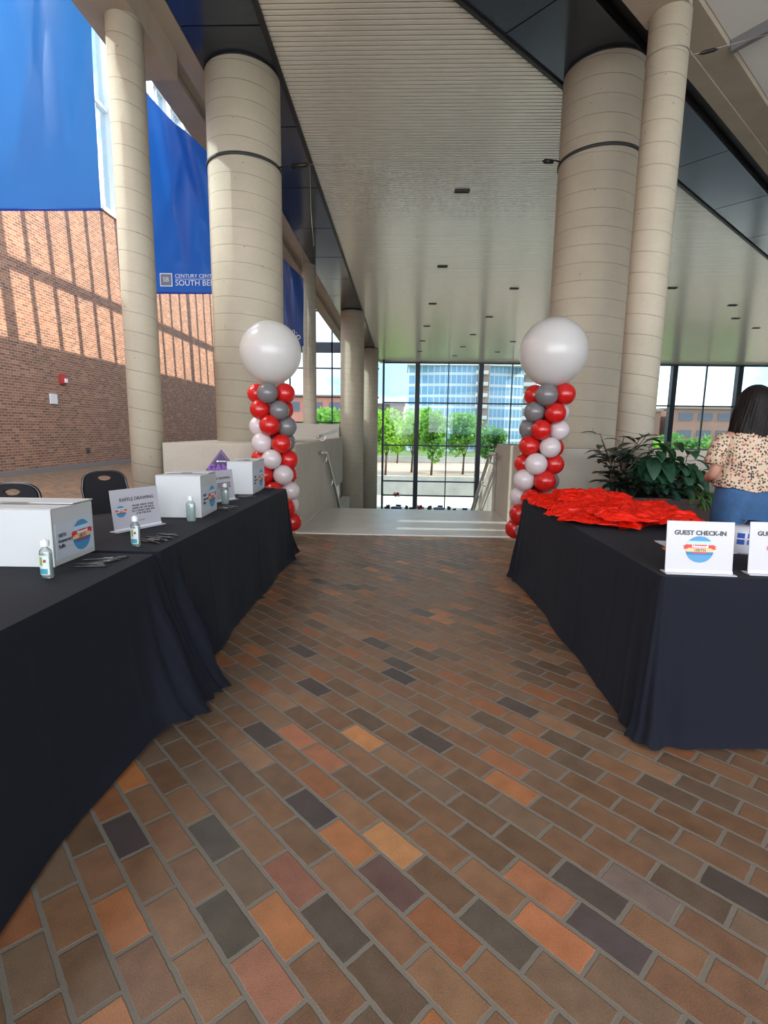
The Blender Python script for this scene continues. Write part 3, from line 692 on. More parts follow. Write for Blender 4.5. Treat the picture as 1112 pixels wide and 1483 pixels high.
# ------------------------------------------------------------------ sanitizer bottles
m_clear = glass('clear_plastic', (.86, .90, .90), .10, .08)
def bottle(x, y, rz, h, r, label, dressed=True):
    o = empty('sanitizer_bottle', (x, y, HT+.001), rz, label, 'bottle', 'sanitizer bottles on the left tables')
    MB().lathe([(r*.85, 0), (r, .006), (r, h*.66), (r*.9, h*.72), (r*.45, h*.79), (r*.42, h*.84)], 28, sy=.72).build('body', m_clear, o)
    MB().lathe([(r*.78, .004), (r*.9, .01), (r*.9, h*.60), (r*.88, h*.61)], 28, sy=.70).build('gel', mat('gel', (.55, .64, .62), .2, trans=(.5, (.8, .9, .88))), o)
    MB().lathe([(r*.52, h*.82), (r*.56, h*.83), (r*.56, h*.96), (r*.50, h*.975)], 20, smooth=False).build('cap', mat('cap_white', (.75, .78, .80), .35), o)
    MB().lathe([(r*.25, h*.97), (r*.25, h)], 12).build('spout', mat('cap_white', (1,1,1)), o)
    if dressed:
        def lf(a0, a1, z0, z1):
            q = MB(); q.grid(lambda u, v: ((r*1.015)*math.sin(a0+(a1-a0)*u), -(r*.735)*math.cos(a0+(a1-a0)*u), z0+(z1-z0)*v), 9, 2); return q
        l = lf(-1.2, 1.2, h*.10, h*.60).build('label', mat('label_pale', (.55, .62, .60), .4), o)
        lf(-.5, .9, h*.12, h*.26).build('label_band', mat('label_teal', (.05, .25, .32), .4), l).location = (0, -.0006, 0)
        lf(-.3, .2, h*.34, h*.56).build('leaf_print', mat('label_green', (.22, .33, .08), .4), l).location = (0, -.0006, 0)
        lf(.35, .75, h*.42, h*.50).build('berry_print', mat('label_berry', (.30, .05, .04), .4), l).location = (0, -.0006, 0)
    return o
bottle(-1.433, 2.0, R(-20), .158, .0285, 'clear sanitizer bottle with printed label before the nearest raffle box')
bottle(-1.37, 2.59, R(-20), .158, .027, 'clear sanitizer bottle with printed label beside the raffle drawing sign')
bottle(-1.386, 3.337, R(10), .168, .030, 'clear unlabelled sanitizer bottle before the middle raffle box', False)
bottle(-1.43, 4.13, R(10), .17, .030, 'clear sanitizer bottle half hidden behind the middle raffle box', False)

# ------------------------------------------------------------------ pens
m_pen = mat('black_pen', (.012, .012, .014), .3, coat=.3); m_chr = mat('chrome', (.7, .7, .7), .2, metal=1)
pen0 = empty('ballpoint_pen', (0, 0, 0))
MB().lathe([(.0012, 0), (.0035, .012), (.0048, .02), (.0052, .10), (.0048, .132), (.002, .134), (.002, .142)], 12).build('barrel', m_pen, pen0)
MB().box(-.0015, .0015, .005, .0068, .09, .13).build('clip', m_chr, pen0)
first = True
for gi, (cx_, cy_, n, where) in enumerate(((-1.36, 2.23, 7, 'beside the nearest raffle box'), (-1.345, 2.77, 8, 'beside the first raffle sign'), (-1.345, 3.93, 6, 'beside the middle raffle box'), (-1.40, 4.62, 6, 'before the farthest raffle box'), (-1.36, 5.25, 3, 'beyond the farthest raffle box'))):
    for k in range(n):
        o = pen0 if first else copy_tree(pen0); first = False
        a = R(-25 + random.uniform(-16, 16)) if gi else R(random.uniform(-5, 32))
        o.rotation_euler = (R(90), 0, a + R(90)); 
        o.location = (cx_ - .07*math.cos(a) + random.uniform(-.015, .03), cy_ + (k - n/2)*.022 + random.uniform(-.006, .006), HT + .0065 + (.007 if k % 3 == 1 else 0))
        tag(o, 'black ballpoint pen in the loose bunch %s' % where, 'pen', 'pens %s' % where)

# ------------------------------------------------------------------ banquet chairs
def chair(x, y, rz, label):
    o = empty('banquet_chair', (x, y, 0), rz, label, 'chair', 'black banquet chairs behind the left tables')
    fab = mat('chair_black_fabric', (.008, .008, .010), .9); fr = mat('chair_frame', (.02, .02, .022), .25, metal=.4, coat=.4)
    T = Matrix.Translation((0, .20, .42)) @ Matrix.Rotation(R(-9), 4, 'X')
    def outline(s, n=22):      # half width against height
        pts = [(-.155*s, .02), (-.20*s, .18), (-.215*s, .32)]
        for i in range(n+1):
            a = PI - PI*i/n; ca, sa = math.cos(a), math.sin(a)
            pts.append((.205*s*math.copysign(abs(ca)**.62, ca), .36 + .135*s*sa**.8 if sa > 0 else .36))
        pts += [(.215*s, .32), (.20*s, .18), (.155*s, .02)]
        return pts
    P = outline(1)
    MB().tube([T @ Vector((a, 0, b)) for a, b in P], .0135, 8).build('back_frame', fr, o)
    # padded back with a hand hole: built as a ring round the hole plus the lower pad
    O = outline(.94)[3:-3]; n = len(O)
    hole = [(.062*math.cos(PI - 2*PI*i/(2*n-2)) , .425 + .026*math.sin(PI - 2*PI*i/(2*n-2))) for i in range(n)]
    q = MB()
    for yy, fl in ((-.016, 1), (.012, -1)):
        vs = [T @ Vector((a, yy, b)) for a, b in O] + [T @ Vector((a, yy, b)) for a, b in hole]
        fs = [(i, i+1, n+i+1, n+i) for i in range(n-1)]
        q.add(vs, [f_[::fl] for f_ in fs], 0)
    vs = [T @ Vector((a, yy, b)) for yy in (-.016, .012) for a, b in hole]; q.add(vs, [(i, i+1, n+i+1, n+i) for i in range(n-1)])
    low = [(O[0][0], O[0][1])] + [(-.20, .32), (-.187, .18), (-.145, .04), (.145, .04), (.187, .18), (.20, .32)] + [(O[-1][0], O[-1][1])]
    hl = [(hole[-1][0], hole[-1][1]), (.04, .404), (0, .398), (-.04, .404), (hole[0][0], hole[0][1])]
    q.prism(low + hl, -.012, .016, 0, T @ UP)
    q.build('backrest', fab, o)
    MB().grid(lambda u, v: ((u-.5)*.41*(1-.05*v), .20-.43*(1-v), .45 + .035*(1-(2*u-1)**4)*(1-(2*v-1)**4)), 14, 14).box(-.20, .20, -.225, .195, .415, .452).build('seat', fab, o, bevel=.006)
    for sx in (-1, 1):
        MB().tube([(sx*.19, -.20, .42), (sx*.20, -.23, 0)], .012, 8).build('leg', fr, o)
        MB().tube([T @ Vector((sx*.155, 0, .02)), (sx*.17, .20, .40), (sx*.19, .29, 0)], .012, 8).build('leg', fr, o)
    return o
chair(-3.0, 5.2, R(38), 'black banquet chair showing its whole back beyond the first raffle sign')
chair(-3.12, 3.85, R(12), 'black banquet chair nearest the camera, mostly behind the first raffle box')

# ------------------------------------------------------------------ red plastic bags
m_bag = mat('red_plastic_bag', (.88, .018, .005), .27, spec=.42, trans=(.28, (1, .05, .015)))
rb = random.Random(11)
spots = []
for i in range(9):
    for j in range(3):
        spots.append((1.30 + j*.23 + rb.uniform(-.05, .05), 4.68 - i*.155 + rb.uniform(-.04, .04)))
rb.shuffle(spots); spots.sort(key=lambda p: -p[1])
def bagmesh(seed, w=.46, l=.30):
    sd = seed*3.7
    q = MB()
    def ridge(p): return 1 - min(1, abs(noise.noise(p))*3.4)
    def fn(u, v):
        x = (u-.5)*w + .012*noise.noise(Vector((v*4, sd, 0))); y = (v-.5)*l*(1+.22*(u-.5)) + .015*noise.noise(Vector((u*4, sd, 5)))
        e = min(1, min(u, 1-u, v, 1-v)*9)
        sk = v + .25*u*math.sin(sd)
        z = .030*ridge(Vector((u*1.3+sd, sk*6, sd))) + .024*ridge(Vector((u*3+sd, sk*15, sd+9))) + .006*ridge(Vector((u*9+sd, sk*22, sd+4)))
        return (x, y, .003 + z*(.35 + .65*e))
    q.grid(fn, 44, 50)
    return q
for k, (x, y) in enumerate(spots):
    q = bagmesh(k)
    o = q.build('plastic_bag', m_bag, None, (min(max(x, 1.32), 1.76), y, HT + .004 + .004*(k % 5) + .03*(k % 3)*(1 if 1.36 < x else .2) ))
    o.rotation_euler = (R(rb.uniform(-2, 5)), R(rb.uniform(-4, 4)), R(rb.uniform(-38, 38)))
    q2 = o.modifiers.new('s', 'SOLIDIFY'); q2.thickness = .001
    tag(o, 'crumpled red plastic bag in the pile on the right table', 'bag', 'red plastic bags piled on the right table')

# papers, packs on the right table
tag(MB().box(1.42, 1.80, 2.72, 2.98, HT+.001, HT+.006, 0).build('paper_stack', m_paper), 'stack of white paper behind the first check-in sign', 'paper')
bpy.data.objects['paper_stack'].rotation_euler = (0, 0, R(-4)); bpy.data.objects['paper_stack'].location = (-.17, .12, 0)
tag(MB().box(-.15, .1, -.03, .03, 0, .008).build('orange_marker_strip', mat('orange_plastic', (.9, .22, .02), .4)), 'orange strip sticking out beside the white paper', 'strip')
bpy.data.objects['orange_marker_strip'].location = (1.55, 2.76, HT+.002)
o = empty('ticket_pack', (1.80, 2.78, HT+.001), R(-12), 'clear wrapped pack with blue printed panels between the check-in signs', 'pack')
MB().lathe([(.085, 0), (.09, .01), (.09, .12), (.07, .135)], 28).build('wrap', mat('pack_white', (.62, .64, .72), .2, coat=.5), o)
for a in (-.55, -.05):
    for z0 in (.052, .085):
        q = MB(); q.grid(lambda u, v: (.0915*math.sin(a+.36*u), -.0915*math.cos(a+.36*u), z0+.026*v), 6, 2); q.build('blue_print', mat('pack_blue', (.03, .10, .45), .4), o)

# ------------------------------------------------------------------ planter and plants
m_plant = mat('planter_brown', (.040, .022, .018), .5, var=.3, vscale=3, spec=.25)
pl = empty('planter_box', (0, 0, 0), 0, 'long dark brown planter behind the right table', 'planter')
q = MB(); q.box(1.95, 5.2, 5.88, 5.94, 0, .66); q.box(1.95, 5.2, 6.64, 6.70, 0, .66); q.box(1.95, 2.01, 5.94, 6.64, 0, .66); q.box(5.14, 5.2, 5.94, 6.64, 0, .66); q.build('box', m_plant, pl, bevel=.008)
MB().box(1.93, 5.22, 5.86, 5.96, .62, .675).build('rim', m_plant, pl)
MB().box(2.0, 5.15, 5.93, 6.65, .3, .58).build('soil', mat('soil', (.03, .02, .015), .9), pl)
def leaf(q, base, dr, up, L, w, droop, fold=.25, mi=0):
    dr = dr.normalized(); side = dr.cross(up).normalized(); upn = side.cross(dr).normalized()
    n = 7; vs = []; p = Vector(base); d = dr.copy()
    for i in range(n):
        t = i/(n-1); ww = w*math.sin(PI*min(1, (t*.93+.035))**.85)
        upc = side.cross(d).normalized()
        vs += [p - side*ww + upc*ww*fold, p.copy(), p + side*ww + upc*ww*fold]
        p = p + d*(L/(n-1)); d = (d + Vector((0, 0, -droop/(n-1)))).normalized()
    fs = []
    for i in range(n-1): fs += [(i*3, i*3+1, i*3+4, i*3+3), (i*3+1, i*3+2, i*3+5, i*3+4)]
    q.add(vs, fs, mi, True)
def lmat(name, col, tr): return mat(name, col, .32, var=.3, vscale=6, spec=.5, trans=(.18, tr))
lm_rub = lmat('rubber_leaf', (.018, .032, .024), (.06, .12, .03)); lm_big = lmat('broad_leaf', (.028, .085, .048), (.12, .34, .07)); lm_low = lmat('low_leaf', (.030, .075, .055), (.1, .26, .08))
lm_brt = lmat('bright_leaf', (.06, .18, .035), (.2, .5, .05)); m_stem = mat('stem_brown', (.10, .06, .04), .7)
def plant(kind, x, y, h, n, m, label, L, w, droop, spread, seed, whorl=False, stems=4, z0=.58):
    rr = random.Random(seed)
    o = empty(kind, (x, y, z0), 0, label, 'plant')
    q = MB(); s = MB()
    for st_ in range(stems):
        a = rr.uniform(0, 2*PI); lean = rr.uniform(.15, 1)*spread; top = Vector((math.cos(a)*lean, math.sin(a)*lean*.6, h*rr.uniform(.6, 1)))
        mid = top*.5 + Vector((-top.x*.2, -top.y*.2, top.z*.08)); P = [Vector((top.x*.1, top.y*.1, 0)), mid, top]
        s.tube(P, [.009, .007, .004], 6)
        for k in range(n):
            if whorl: t = 1 - (k % 3)*.10 if k < n*.7 else rr.uniform(.4, .9)
            else: t = rr.uniform(.25, 1.0)
            p = P[0].lerp(P[1], t*2) if t < .5 else P[1].lerp(P[2], t*2-1)
            b = 2*PI*k*.382 + rr.uniform(-.3, .3); el = rr.uniform(-.1, .7) if not whorl else rr.uniform(-.05, .55)
            d = Vector((math.cos(b)*math.cos(el), math.sin(b)*math.cos(el), math.sin(el)))
            pet = d*rr.uniform(.02, .07) if not whorl else d*.02
            s.tube([p, p+pet], .003, 4)
            f_ = rr.uniform(.75, 1.15)
            leaf(q, p+pet, d, Vector((0, 0, 1)), L*f_, w*f_, droop*rr.uniform(.6, 1.3))
    q.build('foliage', m, o); s.build('stem', m_stem, o)
    return o
plant('rubber_plant', 2.50, 6.22, .82, 8, lm_rub, 'dark thin-stemmed rubber plant at the left end of the planter', .21, .060, .7, .38, 3, stems=9)
plant('broadleaf_plant', 2.98, 6.35, .72, 11, lm_big, 'tall broad-leaved green plant in the middle of the planter', .30, .075, 2.6, .16, 5, stems=7)
plant('striped_leaf_plant', 3.30, 6.30, .62, 11, lm_big, 'drooping broad-leaved plant beside the woman in the planter', .28, .062, 2.8, .22, 9, stems=6)
plant('whorled_plant', 3.00, 6.06, .26, 11, lm_low, 'low plant with whorls of long dark leaves at the planter edge', .24, .048, .9, .26, 12, True, 6)
plant('whorled_plant', 2.56, 6.05, .30, 10, lm_rub, 'low dark plant below the rubber plant in the planter', .20, .045, .9, .25, 15, True, 6)
plant('fern_plant', 3.36, 6.02, .14, 26, lm_brt, 'small bright green fern at the planter edge beside the woman', .15, .016, 1.6, .22, 21, False, 9)
plant('whorled_plant', 4.1, 6.25, .5, 10, lm_big, 'green plant in the planter hidden behind the woman', .26, .06, 2.0, .4, 25, False, 6)

# ------------------------------------------------------------------ person
def skin(name, V, E, rads, m, parent=None, root=0, sub=2):
    me = bpy.data.meshes.new(name); me.from_pydata([tuple(v) for v in V], E, []); me.materials.append(m)
    o = bpy.data.objects.new(name, me); COL.objects.link(o)
    if parent: o.parent = parent
    md = o.modifiers.new('skin', 'SKIN'); md.use_smooth_shade = True
    sv = me.skin_vertices[0].data
    for i, r in enumerate(rads): sv[i].radius = r if isinstance(r, tuple) else (r, r); sv[i].use_root = (i == root)
    sm = o.modifiers.new('sub', 'SUBSURF'); sm.levels = sub; sm.render_levels = sub
    return o
PW = empty('person', (2.33, 3.62, 0), R(-8), 'person with long dark hair in floral blouse and jeans, standing with back turned', 'person')
m_skin = mat('skin_tone', (.42, .22, .15), .5, sss=.1)
PW.scale = (.93, .95, .985)
V = []; E = []; RD = []
def pv(p, r, par=None):
    V.append(p); RD.append(r); i = len(V)-1
    if par is not None: E.append((par, i))
    return i
pel = pv((0, 0, .93), (.155, .115)); wst = pv((0, .01, 1.08), (.145, .10), pel); ch = pv((0, .0, 1.27), (.155, .105), wst); up_ = pv((0, -.01, 1.38), (.12, .07), ch)
nk = pv((0, .0, 1.46), .052, up_); hd = pv((.005, .02, 1.54), (.068, .080), nk); hd2 = pv((.008, .03, 1.60), (.078, .095), hd); hd3 = pv((.008, .02, 1.665), (.055, .07), hd2)
for sx in (-1, 1):
    hip = pv((sx*.09, 0, .86), (.088, .10), pel); kn = pv((sx*.115, .015, .47), (.055, .06), hip); cf = pv((sx*.118, -.012, .33), (.052, .058), kn); an = pv((sx*.12, -.01, .085), (.034, .038), cf)
    he = pv((sx*.12, -.02, .04), (.032, .035), an); to = pv((sx*.135, .14, .028), (.038, .022), he)
    sh = pv((sx*.175, -.005, 1.385), .052, up_); el = pv((sx*.232, -.03, 1.13), .038, sh); fa = pv((sx*.225, .08, 1.105), .034, el); wr = pv((sx*.13, .19, 1.08), (.024, .020), fa); pm = pv((sx*.10, .24, 1.075), (.034, .014), wr)
    for k, (fx, ln) in enumerate(((-.028, .062), (-.010, .072), (.009, .068), (.026, .052))):
        a = pv((sx*.10+fx, .272, 1.075), .009, pm); b = pv((sx*.10+fx*1.05, .272+ln*.55, 1.065), .0085, a); c = pv((sx*.10+fx*1.05, .272+ln*.85, 1.045), .0075, b)
    t1 = pv((sx*.10 - sx*.034, .235, 1.07), .010, pm); t2 = pv((sx*.10 - sx*.046, .262, 1.06), .009, t1)
body = skin('body', V, E, RD, m_skin, PW)
m_hair = mat('dark_hair', (.007, .0045, .0045), .55, bump=.4, bscale=120, spec=.25)
def hairf(u, v):
    a = (u - .5) * 2 * PI * .86 - PI/2        # back of the head faces -Y
    z = 1.735 - v*.46
    if v < .35: t = v/.35; r = .105*math.sin(PI/2*min(1, t*.98+.02)); rx, ry = r*1.0, r*1.12
    else: t = (v-.35)/.65; rx = .105 + .028*math.sin(PI*t*.9) + .02*t; ry = .117 - .05*t
    z = (1.735 - .13*(1-math.cos(PI/2*min(1, v/.35)))) if v < .35 else 1.605 - (v-.35)/.65*.31
    st = .005*math.sin(a*37+v*3) + .004*math.sin(a*61+2*v*5)
    if v > .9: z -= .015*math.sin(a*17) 
    k = 1 + st*8*min(1, v*2)
    yc = .015 - .055*max(0, v-.35)
    return (.006 - .02*max(0, v-.35) + rx*k*math.cos(a), yc + ry*k*math.sin(a), z)
MB().grid(hairf, 90, 40).build('hair', m_hair, PW, solid=.012)
# blouse
def mk_floral():
    m = bpy.data.materials.new('floral_blouse'); m.use_nodes = True; t = m.node_tree; b = t.nodes['Principled BSDF']
    g = N(t, 'ShaderNodeTexCoord'); vo = N(t, 'ShaderNodeTexVoronoi'); vo.inputs['Scale'].default_value = 62
    t.links.new(g.outputs['Object'], vo.inputs['Vector'])
    sp = N(t, 'ShaderNodeSeparateXYZ'); t.links.new(vo.outputs['Color'], sp.inputs[0])
    spot = mth(t, 'MULTIPLY', mth(t, 'LESS_THAN', vo.outputs['Distance'], .46), mth(t, 'GREATER_THAN', sp.outputs[0], .22))
    rp = N(t, 'ShaderNodeValToRGB'); rp.color_ramp.interpolation = 'CONSTANT'; e = rp.color_ramp.elements
    e[0].color = (.07, .04, .05, 1); e[1].position = .5; e[1].color = (.10, .10, .05, 1); x = e.new(.78); x.color = (.42, .12, .08, 1)
    t.links.new(sp.outputs[1], rp.inputs[0])
    mx = N(t, 'ShaderNodeMix', data_type='RGBA'); t.links.new(spot, mx.inputs[0]); mx.inputs[6].default_value = (.56, .43, .31, 1); t.links.new(rp.outputs[0], mx.inputs[7])
    t.links.new(mx.outputs[2], b.inputs['Base Color']); b.inputs['Roughness'].default_value = .85
    n = N(t, 'ShaderNodeTexNoise'); n.inputs['Scale'].default_value = 9; t.links.new(g.outputs['Object'], n.inputs['Vector'])
    bp = N(t, 'ShaderNodeBump'); bp.inputs['Strength'].default_value = .6; bp.inputs['Distance'].default_value = .03; t.links.new(n.outputs['Fac'], bp.inputs['Height']); t.links.new(bp.outputs[0], b.inputs['Normal'])
    return m
m_flor = mk_floral()
def loft(prof, n=48, jitter=0.0):
    def fn(u, v):
        k = v*(len(prof)-1); i = min(int(k), len(prof)-2); f_ = k-i; f_ = f_*f_*(3-2*f_) if False else f_
        a, b = prof[i], prof[i+1]; c = [a[j]+(b[j]-a[j])*f_ for j in range(5)]
        an = 2*PI*u; ex = 2.4
        ca, sa = math.cos(an), math.sin(an)
        q = (abs(ca)**ex + abs(sa)**ex)**(-1/ex)
        w = jitter*noise.noise(Vector((ca*2.2, sa*2.2, c[4]*7)))
        return (c[0] + (c[2]+w)*q*ca, c[1] + (c[3]+w)*q*sa, c[4] - (c[5] if len(c) > 5 else 0))
    q = MB(); q.grid(fn, n, len(prof)*4, closeu=True); return q
torso = [(0, 0, .205, .150, 1.02), (0, 0, .207, .150, 1.06), (0, .005, .200, .145, 1.12), (0, .005, .190, .135, 1.18), (0, .0, .190, .130, 1.26), (0, -.005, .195, .120, 1.33), (0, -.008, .190, .098, 1.385), (0, -.005, .140, .080, 1.425), (0, 0, .068, .066, 1.455), (0, 0, .060, .060, 1.462)]
bl = loft(torso, 64, .018)
bl.v = [(x, y, z + (.045 - .04*max(0, 1-abs(x)/.2) if z < 1.04 else 0)) for x, y, z in bl.v]
bl = bl.build('blouse', m_flor, PW)
for sx in (-1, 1):
    pts = [Vector((sx*.165, -.005, 1.392)), Vector((sx*.200, -.01, 1.33)), Vector((sx*.222, -.018, 1.255)), Vector((sx*.236, -.022, 1.20))]
    q = MB(); q.tube(pts, [.055, .066, .066, .070], 20); q.build('sleeve', m_flor, PW)
# jeans
m_jean = mat('blue_denim', (.025, .085, .20), .8, var=.25, vscale=9, bump=.35, bscale=60)
V2 = [(0, 0, .97), (0, -.012, .90), (-.098, -.01, .83), (-.112, .0, .62), (-.115, .015, .47), (-.118, -.008, .30), (-.12, -.01, .09), (.098, -.01, .83), (.112, .0, .62), (.115, .015, .47), (.118, -.008, .30), (.12, -.01, .09)]
E2 = [(0, 1), (1, 2), (2, 3), (3, 4), (4, 5), (5, 6), (1, 7), (7, 8), (8, 9), (9, 10), (10, 11)]
R2 = [(.185, .13), (.185, .14), (.108, .125), (.092, .10), (.072, .078), (.068, .072), (.055, .058), (.108, .125), (.092, .10), (.072, .078), (.068, .072), (.055, .058)]
hipq = loft([(0, 0, .095, .10, .08)]*0 or [(0, -.008, .195, .140, .84), (0, -.010, .200, .148, .90), (0, -.006, .196, .142, .97), (0, 0, .186, .132, 1.05), (0, 0, .184, .130, 1.07)], 48, .006)
for sx in (-1, 1):
    def legf(u, v, sx=sx):
        pr = [(.055, -.01, .060, .060, .07), (.058, -.01, .062, .064, .2), (.060, -.01, .070, .074, .35), (.060, .01, .074, .080, .47), (.060, .0, .088, .098, .62), (.055, -.008, .100, .122, .76), (.050, -.010, .106, .140, .86), (.048, -.008, .105, .135, .93)]
        k = v*(len(pr)-1); i = min(int(k), len(pr)-2); f_ = k-i; a, b = pr[i], pr[i+1]; c = [a[j]+(b[j]-a[j])*f_ for j in range(5)]
        an = 2*PI*u; cx_ = sx*(.12 if c[4] < .47 else .12-(c[4]-.47)*.055)
        return (cx_ + c[2]*math.cos(an), c[1] + c[3]*math.sin(an), c[4] + .004*math.sin(an*3+v*60))
    hipq.grid(legf, 28, 40, closeu=True)
hipq.build('jeans', m_jean, PW)
for sx in (-1, 1):
    q = MB(); q.tube([(sx*.12, -.06, .045), (sx*.122, .02, .045), (sx*.135, .15, .035)], [.042, .048, .036], 14); q.v = [(x, y, max(0, z)) for x, y, z in q.v]; q.build('shoe', mat('shoe_white', (.5, .5, .5), .6), PW)
    q = MB(); q.sphere((sx*.03+.008, .118, 1.612), .011, 12, 8); q.build('eye', mat('eye_white', (.7, .7, .7), .2), PW)
q = MB(); q.tube([(.008, .118, 1.62), (.008, .130, 1.595), (.008, .136, 1.580), (.008, .120, 1.572)], [.006, .009, .012, .008], 10); q.build('nose', m_skin, PW)
q = MB(); q.tube([(-.018, .108, 1.552), (.008, .117, 1.551), (.034, .108, 1.552)], [.004, .007, .004], 8); q.build('mouth', mat('lips', (.35, .10, .09), .4), PW)

# ------------------------------------------------------------------ lower hall: small cloth tables
m_blue = mat('blue_cloth', (.06, .10, .28), .8)
def htable(x, y, label, deco):
    o = empty('round_table', (x, y, -4.6), 0, label, 'table', 'round tables on the lower floor')
    MB().lathe([(.42, .0), (.40, .3), (.36, .88), (.34, .90)], 24).build('tablecloth_skirt', m_blue, o)
    MB().lathe([(.36, .90), (.36, .93)], 24).build('tabletop', mat('blue_top', (.12, .20, .45), .6), o)
    MB().tube([(0, 0, 0), (0, 0, .9)], .03, 8).build('pedestal', m_black, o)
    for k, a in enumerate((.5, 1.4, 2.4, 3.6, 4.6, 5.7)):
        c = empty('folding_chair', (x + .62*math.cos(a), y + .62*math.sin(a), -4.6), a - PI/2, 'small dark chair drawn up to a lower floor table', 'chair', 'chairs round the lower floor tables')
        MB().box(-.17, .17, -.17, .17, .44, .47).build('seat', m_black, c); MB().box(-.17, .17, .15, .18, .55, .98).build('backrest', mat('dark_grey_seat', (.06, .055, .055), .6), c)
        for sx in (-1, 1):
            for sy in (-1, 1): MB().tube([(sx*.15, sy*.15, 0), (sx*.15, sy*.15, .45)], .012, 5).build('leg', m_black, c)
    if deco:
        c = empty('balloon_centrepiece', (x, y, -3.67), 0, 'red balloon cluster centrepiece on a lower floor table', 'centrepiece', 'balloon centrepieces on the lower floor')
        MB().tube([(0, 0, 0), (0, 0, deco)], .008, 5).build('stick', m_black, c)
        for k in range(6): MB().sphere((.13*math.cos(k*1.05), .10*math.sin(k*1.05), deco + .09*(k % 2)), .10, 12, 8).build('balloon', b_red if k % 3 else b_white, c)
htable(-.38, 34.5, 'blue round table with tall balloon centrepiece, left below the stairs', .8)
htable(2.46, 34.5, 'blue round table in the middle below the stairs', 0)
htable(1.15, 33.6, 'blue round table with low balloons, between the other lower tables', .1)
htable(4.0, 33.4, 'blue round table below the right handrail', 0)

# ------------------------------------------------------------------ outdoors
m_grass = mat('ground_grass', (.10, .16, .05), .9, var=.3, vscale=.2); m_pav = mat('promenade', (.42, .31, .25), .9, var=.12, vscale=.3)
def ground(name, x0, x1, y0, y1, z, m): struct(MB().box(x0, x1, y0, y1, z-.3, z).build(name, m))
ground('ground_terrace', -120, 220, 41.2, 55, -5.4, mat('terrace', (.45, .43, .40), .9, var=.1, vscale=.3))
ground('ground_promenade', -120, 220, 55, 95, -4.3, m_pav)
ground('ground_bank', -200, 320, 95, 600, -4.25, m_grass)
struct(MB().box(-120, 220, 54.8, 55.2, -5.4, -3.33).build('wall_embankment', mat('embankment', (.50, .49, .46), .9, var=.12, vscale=.8)))
struct(MB().box(-120, 220, 95, 95.5, -4.3, -3.2).build('wall_low', mat('embankment', (1,1,1))))
ground('ground_back', -300, 300, -200, -9.2, -.5, mat('terrace', (1,1,1)))
def glassy(name, c1, c2, sx, sz, horiz=False):
    """curtain wall: panes and pale spandrels from a brick texture"""
    m = bpy.data.materials.new(name); m.use_nodes = True; t = m.node_tree; b = t.nodes['Principled BSDF']
    g = N(t, 'ShaderNodeTexCoord'); s = N(t, 'ShaderNodeSeparateXYZ'); t.links.new(g.outputs['Object'], s.inputs[0])
    fx = mth(t, 'FRACT', mth(t, 'DIVIDE', mth(t, 'ADD', s.outputs[0], mth(t, 'MULTIPLY', s.outputs[1], .7)), sx)); fz = mth(t, 'FRACT', mth(t, 'DIVIDE', s.outputs[2], sz))
    pane = mth(t, 'MULTIPLY', mth(t, 'GREATER_THAN', fx, .14), mth(t, 'GREATER_THAN', fz, .24))
    mx = N(t, 'ShaderNodeMix', data_type='RGBA'); t.links.new(pane, mx.inputs[0]); mx.inputs[6].default_value = (*c2, 1); mx.inputs[7].default_value = (*c1, 1)
    t.links.new(mx.outputs[2], b.inputs['Base Color']); mr = mth(t, 'SUBTRACT', .7, mth(t, 'MULTIPLY', pane, .55)); t.links.new(mr, b.inputs['Roughness'])
    return m
m_curt = glassy('curtain_wall', (.16, .36, .58), (.62, .68, .72), 1.4, 3.0)
bd = empty('glass_apartment_building', (17, 150, -4.3), 0, 'tall curved glass apartment building across the river with balconies', 'building')
q = MB(); n = 24
pts = [(-16 + 33*i/n, 3.5*((i/n - .45)**2)*4 - 2) for i in range(n+1)] + [(17, 18), (-16, 18)]
q.prism(pts, 0, 23.6); q.build('facade', m_curt, bd)
for xx in (3.2, 16.0):
    q = MB(); q.box(xx-.1, xx+2.9, -3.2, -1, 0, 23.6); q.build('balcony_shaft', mat('shaft_brown', (.24, .17, .14), .8), bd)
    for k in range(1, 8): MB().box(xx-.9, xx+2.4, -4.4, -3.0, k*3.0, k*3.0+.25).box(xx-.9, xx+2.4, -4.45, -4.38, k*3.0+.2, k*3.0+1.0).build('balcony', mat('balcony_grey', (.55, .55, .55), .6), bd)
MB().box(-16.3, 17.3, -2.8, 18.3, 23.5, 24.2).build('roof', mat('roof_pale', (.7, .7, .7), .7), bd)
def plainb(x0, x1, y, z1, label, col, bands=3, dep=14, wcol=(.10, .12, .16)):
    o = empty('low_building', ((x0+x1)/2, y, -4.3), 0, label, 'building')
    w = (x1-x0)/2; h = z1 + 4.3
    MB().box(-w, w, 0, dep, 0, h).build('wall', mat('bw_%d' % int(x0), col, .85, var=.1, vscale=.2), o)
    for k in range(bands):
        z = h*(k+.35)/bands
        for j in range(int(w/4)*2 or 2):
            a = -w + 1 + (2*w-2)*j/(int(w/4)*2 or 2)
            MB().box(a, a + (2*w-2)/(int(w/4)*2 or 2) - 1.2, -.1, .05, z, z + h/bands*.42).build('window', mat('bwin', wcol, .2), o)
    MB().box(-w-.4, w+.4, -.5, dep+.4, h, h+.4).build('roof', mat('roof_brown', (.25, .2, .18), .8), o)
plainb(44, 58, 122, 6.4, 'long low brick building seen left of the second dark mullion at right', (.32, .17, .13))
plainb(60, 96, 120, 7.0, 'long low brick building seen beside the person through the right windows', (.34, .19, .15))
plainb(-26, -8, 92, 6.9, 'red brick building seen through the window left of the second column', (.50, .22, .17))
plainb(-9, 0, 170, 9.5, 'small brown building edge left of the glass apartment building', (.34, .20, .17))
m_trunk = mat('tree_bark', (.12, .08, .055), .9)
